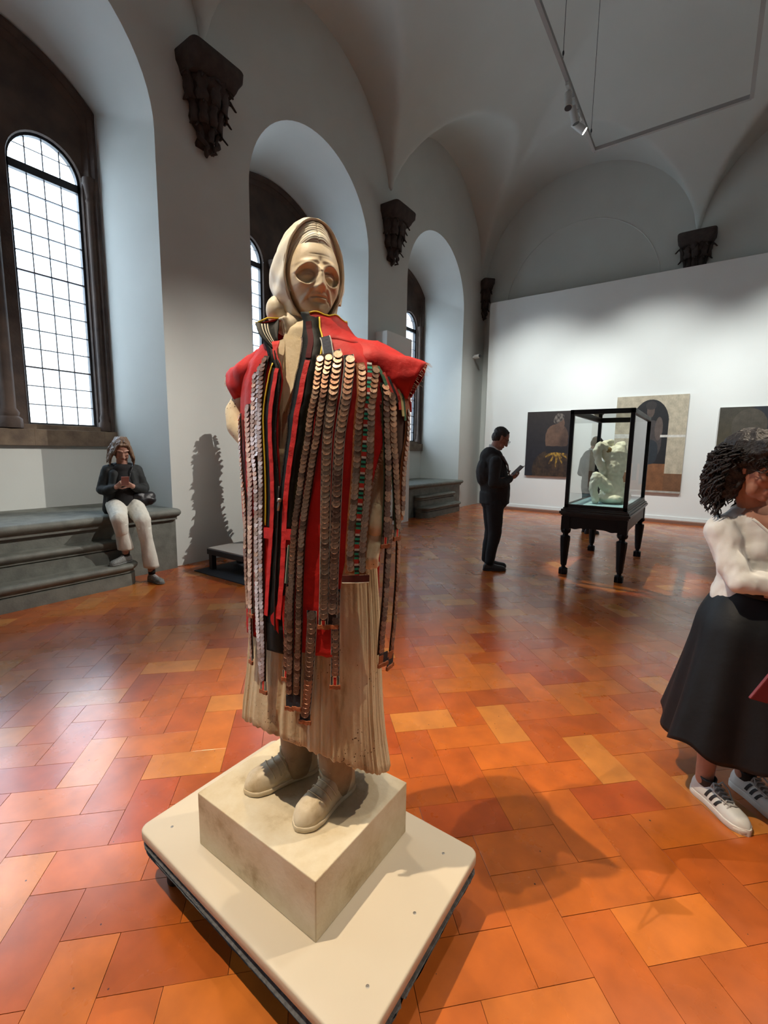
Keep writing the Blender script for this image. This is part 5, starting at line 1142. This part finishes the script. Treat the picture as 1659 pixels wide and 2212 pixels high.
for an, d, z0 in ((AN1, Vector((.22, -.97, 0)), .246), (AN2, Vector((.93, .10, 0)), .0)):
    d = d.normalized(); h_ = Vector((an.x, an.y, 0))-d*.06; t_ = h_+d*.255; o, so, ax, sd = shoe((t_.x, t_.y), (h_.x, h_.y), w=.043, hgt=.052, parent=r1, m=M_sn, z0=z0)
    for k in range(5): g = G(); c = h_+d*(.105+.016*k)+Vector((0, 0, z0+.086-.006*k)); g.tube([c-sd*.022-Vector((0, 0, .006)), c+Vector((0, 0, .004)), c+sd*.022-Vector((0, 0, .006))], .003, 5); g.obj('lace', M_sh, r1, smooth=True)
    g = G(); g.tube([an+Vector((0, 0, -.02)), an+Vector((0, 0, .03))], [.036, .038], 14); g.obj('sock', M_blk, r1, smooth=True)
M_ph = mat('phone_back', (.30, .12, .10), .35); ph = empty('phone', tuple(Q(.27, 0, 1.10)), 'slim phone held in the seated woman\'s hands', 'phone')
g = G(); c = Q(.30, .002, 1.125); up = (Fs*.55+Vector((0, 0, .8))).normalized(); nn_ = up.cross(Rs).normalized(); q = [c-Rs*.037-up*.04, c+Rs*.037-up*.04, c+Rs*.037+up*.075, c-Rs*.037+up*.075]; g.add(q+[p+nn_*.008 for p in q], [(0, 3, 2, 1), (4, 5, 6, 7), (0, 1, 5, 4), (1, 2, 6, 5), (2, 3, 7, 6), (3, 0, 4, 7)]); g.obj('phone_case', M_ph, ph, bevel=.003)
g = G(); q = [p-nn_*.0006+(c-p)*.08 for p in q]; g.add(q, [(0, 1, 2, 3)]); g.obj('phone_screen', M_black, ph)
hb_ = empty('handbag', tuple(Q(.05, -.22, .80)), 'black slouchy shoulder bag resting on the seated woman\'s hip', 'bag'); M_bag = mat('black_leather', (.010, .010, .013), .42, var=.3, vscale=25, bump=.3, bscale=30)
g = G(); g.ell(Q(.08, -.20, .91), (.07, .13, .075), Matrix.Rotation(.35, 3, 'X')); g.ell(Q(.09, -.15, .95), (.06, .09, .05)); g.ell(Q(.08, -.25, .90), (.06, .07, .055)); me = remesh(g, .007, 3); a = mco(me); a += np.array([[nz(*p, 18)*.008, nz(p[1], p[2], p[0], 18)*.008, nz(p[2], p[0], p[1], 22)*.008] for p in a]); setco(me, a); meshobj('bag_body', me, M_bag, hb_)
g = G(); g.tube([Q(.10, -.10, .97), Q(.13, -.06, 1.06), Q(.13, -.05, 1.15), Q(.08, -.09, 1.27), Q(.0, -.11, 1.31), Q(-.08, -.10, 1.25), Q(-.12, -.14, 1.05), Q(.0, -.24, .96)], .007, 6); g.obj('strap', M_bag, hb_, smooth=True)
# ---- woman with curly hair at the right edge ---------------------------------
r2 = empty('person', (.2, 2.42, 0), 'woman with curly dark hair, white top and long black skirt, arms folded', 'person')
Fw = Vector((.72, -.69, 0)).normalized(); Rw = Vector((Fw.y, -Fw.x, 0)); Bw = Vector((.235, 2.43, 0))      # Rw: her right (left in the picture)
def Q(a, b, z): return Bw+Fw*a+Rw*b+Vector((0, 0, z))
Bs0 = Bw.copy(); Bw = Vector((.185, 2.43, 0)); H = Head(V3((.166, 2.335, 1.448)), Vector((.74, -.60, -.28)), .98); g = G(); H.build(g)
g.cap(H.p(0, -.02, -.06), Q(-.0, 0, 1.24), .047, .055); g.ell(Q(.0, 0, 1.13), (.12, .12, .15)); g.ell(Q(.01, 0, .98), (.11, .11, .14)); g.ell(Q(.02, -.03, .90), (.09, .09, .12))
EL = V3((.150, 2.235, 1.005)); SHR = Q(-.005, .155, 1.195); g.chain([SHR, EL, Q(.20, -.03, 1.02)], [.040, .030, .026]); g.chain([Q(0, -.14, 1.2), Q(.02, -.19, 1.0), Q(.17, -.02, 1.03)], [.042, .036, .028])
for s, an in ((1, (.112, 2.318)), (-1, (.256, 2.466))):
    kn = Vector((an[0]+.01, an[1]+.03, .5)); g.chain([Vector((.235+.03*s*Rw.x*2, 2.43+.03*s*Rw.y*2, .84)), kn, Vector((*an, .09))], [.075, .05, .034])
hand(g, Q(.175, -.02, 1.035), -Rw*.9+Fw*.2+Vector((0, 0, .15)), -Fw, .6, .9, -1); hand(g, Q(.175, .0, 1.0), Rw*.9+Fw*.1+Vector((0, 0, .1)), -Fw, .6, .9, 1)
person_body(r2, g, H, (.42, .20, .135), .005)
eyeballs(r2, H, M_eye); glasses(r2, H)
g = G(); M_wtop = mat('white_jersey_top', (.72, .70, .67), .8, attr='Col', var=.04, vscale=14, bump=.12, bscale=40)
g.chain([Q(-.01, -.09, 1.215), Q(-.01, .09, 1.215)], [.062, .062]); g.chain([Q(.005, 0, 1.19), Q(.015, 0, 1.08), Q(.01, 0, .97), Q(.0, 0, .90)], [.125, .128, .115, .128], 22); g.chain([Q(.07, .055, 1.12), Q(.075, -.055, 1.12)], [.06, .06]); g.ell(Q(-.03, 0, 1.12), (.12, .13, .14))
g.chain([SHR, SHR.lerp(EL, .45)-Fw*.01, EL, EL.lerp(Q(.20, -.03, 1.02), .4)-Vector((0, 0, .006)), Q(.20, -.03, 1.02)], [.062, .056, .050, .047, .034], 18)
g.chain([Q(-.005, -.15, 1.195), Q(.015, -.195, 1.09), Q(.03, -.20, 1.01), Q(.17, -.02, 1.05)], [.058, .052, .050, .034], 18)
tp = cloth('long_sleeved_top', r2, g, M_wtop, .0055, 4, .008, 20); me = tp.data; a = mco(me)+np.array(WPOS[tp.name]); dB = a-np.array(Bw)
la, lb_ = dB @ np.array(Fw), dB @ np.array(Rw)
vz_ = (a[:, 2] > 1.10) & (np.abs(lb_) < (a[:, 2]-1.10)*.62+.0) & (la > .02); colr = np.tile(np.array((.70, .69, .67)), (len(a), 1)); colr[vz_] = (.40, .19, .13); vcol(me, colr)
from mathutils.bvhtree import BVHTree
bv = BVHTree.FromPolygons([Vector(p) for p in a], [tuple(p.vertices) for p in me.polygons])
for s in (-1, 1):
    pts = []
    for k in range(12):
        z = 1.10+.15*k/11; o_ = Q(.6, (z-1.10)*.62*s, z); hit = bv.ray_cast(o_, -Fw)[0]
        if hit is not None: pts.append(hit+Fw*.001)
    g = G(); g.tube(pts, .0055, 6); g.obj('neckline_band', mat('white_knit_band', (.70, .69, .67), .8), r2, smooth=True)
Bw = Bs0; M_skt = mat('black_coated_skirt', (.005, .006, .008), .55, var=.3, vscale=20, bump=.2, bscale=20, spec=.3) if True else mat('black_coated_skirt', (.006, .007, .009), .38, var=.3, vscale=20, bump=.2, bscale=20)
g = G(); rows = []
for k in range(40):
    s = k/39; z = .945-(.945-.27)*s; rad = .135+.055*math.sin(min(s*6, 1.57))+.115*s**1.15; row = []
    for j in range(120):
        t = 2*PI*j/120; fo = (.030*math.sin(t*5+.6)+.016*math.sin(t*11+2))*s**1.4; c = Q(-.015+(rad*.92+fo)*math.cos(t), (rad*1.04+fo)*math.sin(t), z+.030*s*math.sin(t*5+.6)+.02*s*math.cos(t)-(.012*(1-s)*math.cos(t))); row.append(c)
    rows.append(row)
g.loft(rows, True, False); g.obj('skirt', M_skt, r2, smooth=True, solid=.004)
g = G(); g.loft([[Q(-.01+r*math.cos(a)*.95, r*math.sin(a), z) for a in [2*PI*k/32 for k in range(32)]] for r, z in ((.132, .925), (.140, .93), (.140, .955), (.132, .96))]); g.obj('waistband', M_skt, r2, smooth=True)
M_wl = mat('white_leather', (.62, .60, .56), .5); M_so = mat('white_rubber_sole', (.72, .68, .62), .5); M_lc = mat('grey_lace', (.40, .38, .36), .8)
for b in (.10, -.10):
    h_ = Vector((.078, 2.352, 0)) if b > 0 else Vector((.222, 2.500, 0)); d = Vector((.155, -.15, 0)).normalized(); t_ = h_+d*.262; o, so, ax, sd = shoe((t_.x, t_.y), (h_.x, h_.y), w=.044, hgt=.050, parent=r2, m=M_wl, z0=.004); so.data.materials[0] = M_so; o.name = 'sneaker'
    g = G(); rows = []
    for z, k in ((0, 1.0), (.004, 1.09), (.026, 1.09), (.028, 1.0)):
        W = lambda s: .044*float(np.interp(s, [0, .03, .12, .35, .55, .72, .86, .95, 1], [.30, .58, .74, .70, .84, 1, .92, .62, .12])); ring = []
        for s in np.linspace(-.01, 1.015, 30): ring.append(h_+d*.262*s+sd*W(min(max(s, 0), 1))*k+Vector((0, 0, z)))
        for s in np.linspace(1.015, -.01, 30): ring.append(h_+d*.262*s-sd*W(min(max(s, 0), 1))*k+Vector((0, 0, z)))
        rows.append(ring)
    g.loft(rows); g.obj('rubber_sole', M_so, r2, auto=50)
    for side in (-1, 1):
        for k in range(3):
            g = G(); s = .34+.095*k; pts = []
            for q in range(6):
                u = q/5; wd = .044*float(np.interp(s+.05*u, [0, .12, .35, .55, .72, .86], [.5, .74, .70, .84, 1, .92])); hh = .050*float(np.interp(s+.05*u, [0, .25, .45, .62, .8], [.85, 1.5, 1.35, 1.05, .88])); an = .25+.75*u
                ca, sa = math.cos(an), math.sin(an); c = h_+d*.262*(s+.06*u)+sd*side*(wd*abs(ca)**.75+.001)+Vector((0, 0, .018+hh*sa**.8)); pts.append([c-d*.006, c+d*.006, c+d*.006+sd*side*.0012+Vector((0, 0, .0012)), c-d*.006+sd*side*.0012+Vector((0, 0, .0012))])
            g.loft(pts, True, True); g.obj('stripe', M_black, r2)
    g = G(); rows = []                                        # dark collar lining and tongue
    for z, k in ((.070, .80), (.098, .86), (.112, .9), (.108, .78), (.08, .68)): rows.append([h_+d*(.058+.048*k*math.cos(a))+sd*.036*k*math.sin(a)+Vector((0, 0, z-.014*math.cos(a)*0)) for a in [2*PI*j/20 for j in range(20)]])
    g.loft(rows, True, False); g.obj('sock', M_black, r2, smooth=True)
    g = G(); g.loft([[h_+d*(.105+.017*k)+sd*u*.020+Vector((0, 0, .100-.0075*k-.006*abs(u)))+d*0 for u in (-1, -.5, 0, .5, 1)] for k in range(6)], closed=False); g.obj('tongue', M_lc, r2, smooth=True, solid=.006)
    for k in range(6): g = G(); c = h_+d*(.105+.016*k)+Vector((0, 0, .104-.0072*k)); g.tube([c-sd*.026-Vector((0, 0, .010)), c-sd*.01+Vector((0, 0, .003))+d*.006, c+sd*.010+Vector((0, 0, .003))-d*.004, c+sd*.026-Vector((0, 0, .010))], .0034, 6); g.obj('lace', M_lc, r2, smooth=True)
    g = G(); c = h_+d*.112+Vector((0, 0, .106)); 
    for s in (-1, 1): g.tube([c, c+sd*s*.022+Vector((0, 0, .010)), c+sd*s*.036+d*.02-Vector((0, 0, .012)), c+sd*s*.020+d*.05-Vector((0, 0, .03)), c+sd*s*.012+d*.075-Vector((0, 0, .040))], .0032, 6)
    g.obj('lace', M_lc, r2, smooth=True)
# curly hair: core mass plus loose curls
g = G(); H.ell(g, (0, -.035, .055), (.105, .120, .100), nu=24, nv=16); H.ell(g, (.0, -.075, -.03), (.12, .090, .125)); H.ell(g, (.075, -.055, -.05), (.056, .065, .11)); H.ell(g, (-.075, -.055, -.05), (.056, .065, .11)); H.ell(g, (.02, -.085, -.10), (.085, .065, .07)); H.ell(g, (-.03, .045, .095), (.05, .045, .035)); H.ell(g, (.035, .04, .10), (.05, .045, .035))
M_curl = mat('curly_dark_hair', (.016, .010, .009), .5, var=.5, vscale=60, bump=.9, bscale=90)
me = remesh(g, .007, 2); a = mco(me); a += np.array([[nz(*p, 26)*.016, nz(p[1]+3, p[2], p[0], 26)*.016, nz(p[2]+7, p[0], p[1], 26)*.016] for p in a]); setco(me, a); meshobj('hair', me, M_curl, r2)
CRr = random.Random(3); g = G()
for k in range(1500):
    th = CRr.uniform(0, 2*PI); ph_ = math.acos(CRr.uniform(-.85, 1)); d_ = Vector((math.sin(ph_)*math.cos(th), math.sin(ph_)*math.sin(th), math.cos(ph_)))
    if d_.y > .12 and d_.z < .55: continue
    st_ = H.p(d_.x*.114, -.045+d_.y*.112, .005+d_.z*.122); out = (H.R*d_.x+H.F*d_.y+H.U*d_.z*.4).normalized(); L_ = CRr.uniform(.04, .11)*(1.2 if d_.z < .2 else .8); n_ = 14; pts = []; fr = CRr.uniform(9, 16); rr = CRr.uniform(.005, .012); e1 = out.cross(Vector((0, 0, 1))).normalized(); ph0 = CRr.uniform(0, 6)
    for q in range(n_):
        u = q/(n_-1); pts.append(st_+out*(.035*math.sin(u*1.6))*(1 if d_.z < .6 else .5)-Vector((0, 0, 1))*L_*u+e1*rr*math.sin(u*fr+ph0)+out*rr*math.cos(u*fr+ph0))
    g.tube(pts, [CRr.uniform(.0016, .0042)]*(n_-1)+[.0006], 4)
o = g.obj('curls', M_curl, r2, smooth=True, kind='stuff')
g = G(); h_ = H.p(.0, .02, .145); g.tube([H.p(-.09, -.02, .05), H.p(-.075, .01, .115), H.p(-.03, .03, .150), H.p(.03, .03, .150), H.p(.075, .01, .115), H.p(.09, -.02, .05)], .004, 6); g.obj('hair_band', M_frame, r2, smooth=True)
rb = empty('red_booklet', tuple(Q(.33, .05, .62)), 'dark red folder hanging at the right frame edge in front of the black skirt', 'folder')
g = G(); c = V3((.247, 2.005, .745)); e = Vector((.82, .57, 0)); u2 = (Vector((.10, .07, 1))).normalized(); ax_ = (u2+e*.28).normalized(); q = [c-e*.025-ax_*.10, c+e*.05-ax_*.12, c+e*.12+ax_*.11, c+e*.02+ax_*.10]; n2 = Vector((-.57, .82, 0)); g.add(q+[p+n2*.012 for p in q], [(0, 3, 2, 1), (4, 5, 6, 7), (0, 1, 5, 4), (1, 2, 6, 5), (2, 3, 7, 6), (3, 0, 4, 7)]); g.obj('folder_cover', mat('dark_red_cover', (.16, .012, .018), .45), rb, bevel=.004)
g = G(); g.tube([q[3], q[3]+Vector((.01, .0, .15)), V3(Q(.17, -.03, 1.0))], .003, 5); g.obj('strap', mat('dark_red_cord', (.14, .01, .015), .6), rb, smooth=True)
# ---------------------------------------------------------------- glass case on turned legs
def glass2():
    m, nt, p = newmat('case_glass'); nt.nodes.remove(p); out = nt.nodes['Material Output']
    t = N(nt, 'ShaderNodeBsdfTransparent'); t.inputs[0].default_value = (.95, .98, .97, 1); gl = N(nt, 'ShaderNodeBsdfGlossy'); gl.inputs['Roughness'].default_value = .0
    fr = N(nt, 'ShaderNodeFresnel'); fr.inputs[0].default_value = 1.5; mx = N(nt, 'ShaderNodeMixShader'); nt.links.new(fr.outputs[0], mx.inputs[0]); nt.links.new(t.outputs[0], mx.inputs[1]); nt.links.new(gl.outputs[0], mx.inputs[2]); nt.links.new(mx.outputs[0], out.inputs[0]); return m
M_cg = glass2(); M_caseb = mat('pale_blue_case_floor', (.30, .48, .52), .5)
vc = empty('display_case', (-1.04, 6.7, 0), 'black glass display case on four turned legs holding a white sculpture', 'display case')
x0, x1, y0, y1 = -1.39, -.70, 5.82, 7.58; zt, zb = 2.0, .84; b_ = .045
for x in (x0, x1-b_):
    for y in (y0, y1-b_): g = G(); g.box((x, y, zb), (x+b_, y+b_, zt)); g.obj('corner_post', M_blackwood, vc, bevel=.004)
for a, b in (((x0, y0, zt-b_), (x1, y0+b_, zt+.01)), ((x0, y1-b_, zt-b_), (x1, y1, zt+.01)), ((x0, y0, zt-b_), (x0+b_, y1, zt+.01)), ((x1-b_, y0, zt-b_), (x1, y1, zt+.01)), ((x0, y0, zb-.02), (x1, y0+b_, zb+.04)), ((x0, y1-b_, zb-.02), (x1, y1, zb+.04)), ((x0, y0, zb-.02), (x0+b_, y1, zb+.04)), ((x1-b_, y0, zb-.02), (x1, y1, zb+.04))):
    g = G(); g.box(a, b); g.obj('frame_rail', M_blackwood, vc, bevel=.004)
for a, b in (((x0+b_, y0+.02, zb+.04), (x1-b_, y0+.024, zt-b_)), ((x0+b_, y1-.024, zb+.04), (x1-b_, y1-.02, zt-b_)), ((x0+.02, y0+b_, zb+.04), (x0+.024, y1-b_, zt-b_)), ((x1-.024, y0+b_, zb+.04), (x1-.02, y1-b_, zt-b_)), ((x0+b_, y0+b_, zt-.01), (x1-b_, y1-b_, zt-.006))):
    g = G()
    # single sheet
    X = [(a[0], a[1], a[2]), (b[0], b[1], b[2])]
    if b[1]-a[1] < .01: g.add([(a[0], a[1], a[2]), (b[0], a[1], a[2]), (b[0], a[1], b[2]), (a[0], a[1], b[2])], [(0, 1, 2, 3)])
    elif b[0]-a[0] < .01: g.add([(a[0], a[1], a[2]), (a[0], b[1], a[2]), (a[0], b[1], b[2]), (a[0], a[1], b[2])], [(0, 1, 2, 3)])
    else: g.add([(a[0], a[1], a[2]), (b[0], a[1], a[2]), (b[0], b[1], a[2]), (a[0], b[1], a[2])], [(0, 1, 2, 3)])
    g.obj('glass_pane', M_cg, vc)
g = G(); g.box((x0+b_, y0+b_, zb), (x1-b_, y1-b_, zb+.035)); g.obj('case_floor', M_caseb, vc)
M_mould = mat('worn_lacquer_moulding', (.016, .016, .017), .34, spec=.4)
g = G()
for z0, z1, d in ((zb-.02, zb, .01), (zb-.045, zb-.02, .03), (zb-.075, zb-.045, .045), (zb-.095, zb-.075, .03), (zb-.11, zb-.095, .015)): g.box((x0-d, y0-d, z0), (x1+d, y1+d, z1))
g.obj('table_moulding', M_mould, vc, bevel=.004)
def apron(p, q):
    p = Vector(p); q = Vector(q); L = (q-p).length; d = (q-p)/L; n = Vector((d.y, -d.x, 0)); g = G(); top = []; bot = []
    for k in range(41):
        s = k/40; e = min(s, 1-s)*L; zz = .60+(-.055*math.exp(-(e/.06)**2)) + .02*math.exp(-((e-.14)/.05)**2)*-1
        c = p+d*L*s; top.append([c-n*.012+Vector((0, 0, zz)), c+n*.012+Vector((0, 0, zz)), c+n*.012+Vector((0, 0, zb-.11)), c-n*.012+Vector((0, 0, zb-.11))])
    g.loft(top, True, True); g.obj('apron', M_blackwood, vc)
for p, q in (((x0, y0, 0), (x1, y0, 0)), ((x1, y0, 0), (x1, y1, 0)), ((x1, y1, 0), (x0, y1, 0)), ((x0, y1, 0), (x0, y0, 0))): apron(p, q)
for x in (x0+.03, x1-.03):
    for y in (y0+.03, y1-.03):
        g = G(); g.box((x-.05, y-.05, .56), (x+.05, y+.05, zb-.11)); g.lathe((x, y, 0), [(.050, 0), (.050, .075), (.026, .085), (.026, .105), (.036, .115), (.040, .15), (.060, .44), (.060, .48), (.034, .492), (.034, .51), (.056, .53), (.062, .56), (.05, .58)], 8); g.obj('leg', M_blackwood, vc, bevel=.003)
        g = G(); g.box((x-.045, y-.045, 0), (x+.045, y+.045, .07)); g.obj('foot', M_blackwood, vc, bevel=.006)
# white sculpture inside
sc = empty('sculpture', (-1.02, 6.35, zb+.035), 'white plaster headless kneeling figure wrapped in cloth inside the glass case', 'sculpture')
M_pl = mat('ivory_plaster', (.80, .78, .62), .5, var=.12, vscale=9, bump=.3, bscale=30); g = G(); zf = zb+.04
def q_(r, d, z): return Vector((-1.045+.82*r-.57*d*.6, 6.32+.57*r+.82*d*.6, zf+z))      # r: to the right in view, d: depth
g.chain([q_(.12, 0, .12), q_(.10, 0, .30), q_(.10, 0, .45), q_(.13, .0, .60)], [.15, .115, .135, .13], 20); g.ell(q_(.10, 0, .40), (.13, .10, .14))
g.chain([q_(.14, 0, .60), q_(.17, 0, .70), q_(.20, .02, .72)], [.10, .075, .05]); g.ell(q_(.05, -.06, .47), (.06, .05, .06)); g.ell(q_(.15, -.08, .47), (.06, .05, .06))
g.chain([q_(.04, 0, .56), q_(-.03, -.02, .70), q_(-.10, -.02, .72), q_(-.13, -.03, .64), q_(-.09, -.04, .50), q_(-.03, -.06, .38)], [.065, .055, .05, .05, .05, .045])
g.chain([q_(.02, .08, .60), q_(-.02, .08, .73), q_(.06, .06, .76)], [.055, .045, .04])
g.chain([q_(.08, -.08, .12), q_(-.05, -.14, .26), q_(-.15, -.16, .34), q_(-.17, -.14, .18), q_(-.14, -.16, .03)], [.09, .07, .055, .05, .045])
g.chain([q_(.12, -.1, .08), q_(.22, -.12, .10), q_(.20, -.18, .04)], [.11, .09, .06]); g.ell(q_(.06, -.10, .06), (.17, .15, .07)); g.ell(q_(.20, .05, .14), (.12, .14, .14))
for k in range(5): g.chain([q_(-.02+.06*k, -.17+.02*k, .04), q_(.03+.05*k, -.12, .16+.02*k), q_(.12+.03*k, -.06, .22)], [.030, .035, .02])
me = remesh(g, .008, 3); a = mco(me); a += np.array([[nz(*p, 9)*.016, nz(p[1], p[2], p[0], 9)*.016, 0] for p in a]); a += np.array([[nz(p[0], p[1], p[2], 20)*.014, nz(p[1]+5, p[2], p[0], 24)*.012, nz(p[2]+5, p[0], p[1], 20)*.010] for p in a]); a[:, 2] = np.maximum(a[:, 2], zb+.036); setco(me, a); meshobj('plaster_figure', me, M_pl, sc)
M_gold = mat('dull_gold_lining', (.32, .22, .08), .5); g = G(); g.ell(q_(-.005, -.04, .66), (.055, .04, .05)); g.obj('gilded_hollow', M_gold, sc, smooth=True)
# ---------------------------------------------------------------- paintings
def painting(name, x0, x1, z0, z1, fn, label, edge, nx=190):
    root = empty(name, ((x0+x1)/2, 11.83, z0), label, 'painting'); nzv = int(nx*(z1-z0)/(x1-x0)); g = G()
    V = [(x0+(x1-x0)*i/nx, 11.80, z0+(z1-z0)*j/nzv) for j in range(nzv+1) for i in range(nx+1)]; F = []; 
    for j in range(nzv):
        for i in range(nx): F.append((j*(nx+1)+i, j*(nx+1)+i+1, (j+1)*(nx+1)+i+1, (j+1)*(nx+1)+i))
    g.add(V, F); g.c = []
    for j in range(nzv):
        for i in range(nx):
            u, v = (i+.5)/nx, (j+.5)/nzv; c = np.array(fn(u, v)); c = c*(1+.25*nz(u*14, v*18, 2)+.15*nz(u*60, v*50, 5)); g.c.append(tuple(float(max(0, t)) for t in c))
    g.obj('painted_canvas', M_paint, root, color=True)
    g = G(); g.box((x0, 11.801, z0), (x1, 11.85, z1)); g.obj('stretcher', edge, root)
M_paint = mat('oil_paint', (1, 1, 1), .6, attr='Col', bump=.1, bscale=80); M_ce = mat('canvas_edge', (.42, .40, .36), .8)
def E_(u, v, cx, cy, rx, ry, p=2): return (abs((u-cx)/rx)**p+abs((v-cy)/ry)**p) < 1
def mixc(a, b, t): t = min(max(t, 0), 1); return tuple(x*(1-t)+y*t for x, y in zip(a, b))
def p1(u, v):
    n1 = nz(u*7, v*7, 3); n2 = nz(u*25, v*25, 6); u += .012*n2; v += .012*n1
    c = mixc((.010, .010, .018), (.022, .014, .012), v)
    if E_(u, v, .62, .10, .46, .32): c = mixc((.018, .010, .008), (.060, .032, .016), .5+n1+n2*.6)
    if E_(u, v, .66, .58, .24, .22, 2.4): c = mixc((.13, .07, .045), (.030, .016, .014), (u-.55)*2+.5*n1)
    if E_(u, v, .68, .77, .06, .10): c = (.10, .055, .038)
    if E_(u, v, .76, .80, .050, .085): c = (.12, .065, .045)
    if E_(u, v, .70, .90, .10, .06) or E_(u, v, .64, .86, .06, .05): c = mixc((.03, .022, .02), (.17, .14, .12), .5+1.2*n2)
    if abs(v-.415) < .055 and .45 < u < .93: c = (.012, .009, .012)
    a = math.atan2(v-.40, (u-.68)*.9); rr = math.hypot((u-.68)*.9, v-.40); lim = .13+.07*math.sin(a*11)+.03*math.sin(a*23+1)
    if v < .37 and rr < lim+.03 and abs(u-.68) < .24: c = mixc((.44, .25, .03), (.07, .035, .015), .45+1.1*n2+(rr/lim-.6)*.5)
    return c
def p2(u, v):
    c = (.46, .40, .30)
    inarch = (.24 < u < .76) and (v < .72 or E_(u, v, .50, .72, .26, .24))
    if v < .20: c = (.16, .075, .035)
    if inarch: c = (.010, .010, .012) if v > .30 else (.20, .085, .035)
    if E_(u, v, .48, .55, .20, .20, 3) and inarch: c = (.055, .045, .045)
    if E_(u, v, .50, .85, .055, .075): c = (.085, .06, .05)
    if E_(u, v, .50, .90, .075, .045): c = (.03, .025, .025)
    if E_(u, v, .63, .66, .055, .12): c = (.10, .075, .065)
    if E_(u, v, .48, .42, .16, .13, 3): c = (.02, .026, .034)
    if abs(u-(.34+.0*v)) < .035 and .12 < v < .5 or abs(u-.44) < .03 and .08 < v < .40: c = (.022, .018, .016)
    if abs(v-.585) < .012+.01*(u < .25) and (u > .66 or u < .22): c = (.62, .60, .55)
    if v < .02: c = (.4, .38, .34)
    return c
def p3(u, v):
    c = mixc((.10, .075, .035), (.045, .04, .03), v)
    if E_(u, v, .62, .55, .42, .50, 2.4): c = mixc((.012, .018, .032), (.03, .03, .03), .5+.5*nz(u*5, v*5, 1))
    if E_(u, v, .35, .78, .2, .2): c = (.07, .06, .045)
    return c
painting('painting', -3.86, -2.72, .91, 2.52, p1, 'dark painting of a bare-backed woman in a golden skirt, nearest the left corner', M_ce)
painting('painting', -1.81, -.43, .65, 2.78, p2, 'tall cream painting of a figure in a black arch, behind the glass case', M_ce)
painting('painting', .12, 1.55, .75, 2.47, p3, 'murky olive and dark blue painting at the right frame edge behind the curly-haired woman', M_ce)
# ---------------------------------------------------------------- low black bench and the added shadow-casting fringed piece behind the statue
mt = tag((lambda g: (g.box((-5.02, 3.10, 0), (-3.55, 4.6, .012)), g)[1])(G()).obj('floor_mat', mat('dark_mat', (.018, .020, .026), .8)), 'thin dark mat on the floor under the low black bench', 'mat')
lb = empty('low_bench', (-4.5, 3.6, .012), 'low black bench with a pale top on the dark mat, left of the statue', 'bench')
g = G(); g.box((-4.93, 3.24, .27), (-3.9, 3.74, .285)); g.obj('pale_top', mat('grey_felt_top', (.30, .27, .24), .9), lb)
g = G(); g.box((-4.94, 3.23, .205), (-3.89, 3.75, .27)); g.obj('bench_rail', M_black, lb, bevel=.004)
for x in (-4.90, -3.98): 
    for y in (3.28, 3.68): g = G(); g.box((x-.03, y-.03, .012), (x+.03, y+.03, .21)); g.obj('leg', M_black, lb)
ex = empty('unseen_fringed_figure', (-4.62, 4.2, .012), 'dark fringed garment sculpture unseen behind the draped statue, added to cast the wall shadow', 'sculpture')  # unseen figure put in as caster of the wall shadow, form guessed
M_ex = mat('dark_fringed_cloth', (.05, .035, .03), .9); ER = random.Random(2)
g = G(); g.loft([[Vector((-4.62+rx*math.cos(a)*(1+.08*math.sin(a*7)), 4.2+ry*math.sin(a)*(1+.08*math.sin(a*5+1)), z)) for a in [2*PI*k/24 for k in range(24)]] for z, rx, ry in ((.02, .16, .25), (.5, .20, .33), (.85, .19, .33), (1.1, .13, .20), (1.5, .10, .13), (1.9, .11, .15), (2.05, .07, .10), (2.12, .06, .085), (2.25, .05, .07))]); g.obj('garment', M_ex, ex, smooth=True)
g = G()
for k in range(260):
    z = ER.uniform(.3, 2.2); a = ER.uniform(0, 2*PI); rx = float(np.interp(z, [.02, .85, 1.1, 1.5, 1.9, 2.25], [.16, .19, .13, .10, .11, .05])); ry = float(np.interp(z, [.02, .85, 1.1, 1.5, 1.9, 2.25], [.25, .33, .20, .13, .15, .07])); p = Vector((-4.62+rx*math.cos(a), 4.2+ry*math.sin(a), z)); o_ = Vector((math.cos(a), math.sin(a), .5)).normalized(); g.tube([p, p+o_*.03, p+o_*.05-Vector((0, 0, .02))], [.018, .014, .003], 5)
g.obj('fringe', M_ex, ex, kind='stuff')
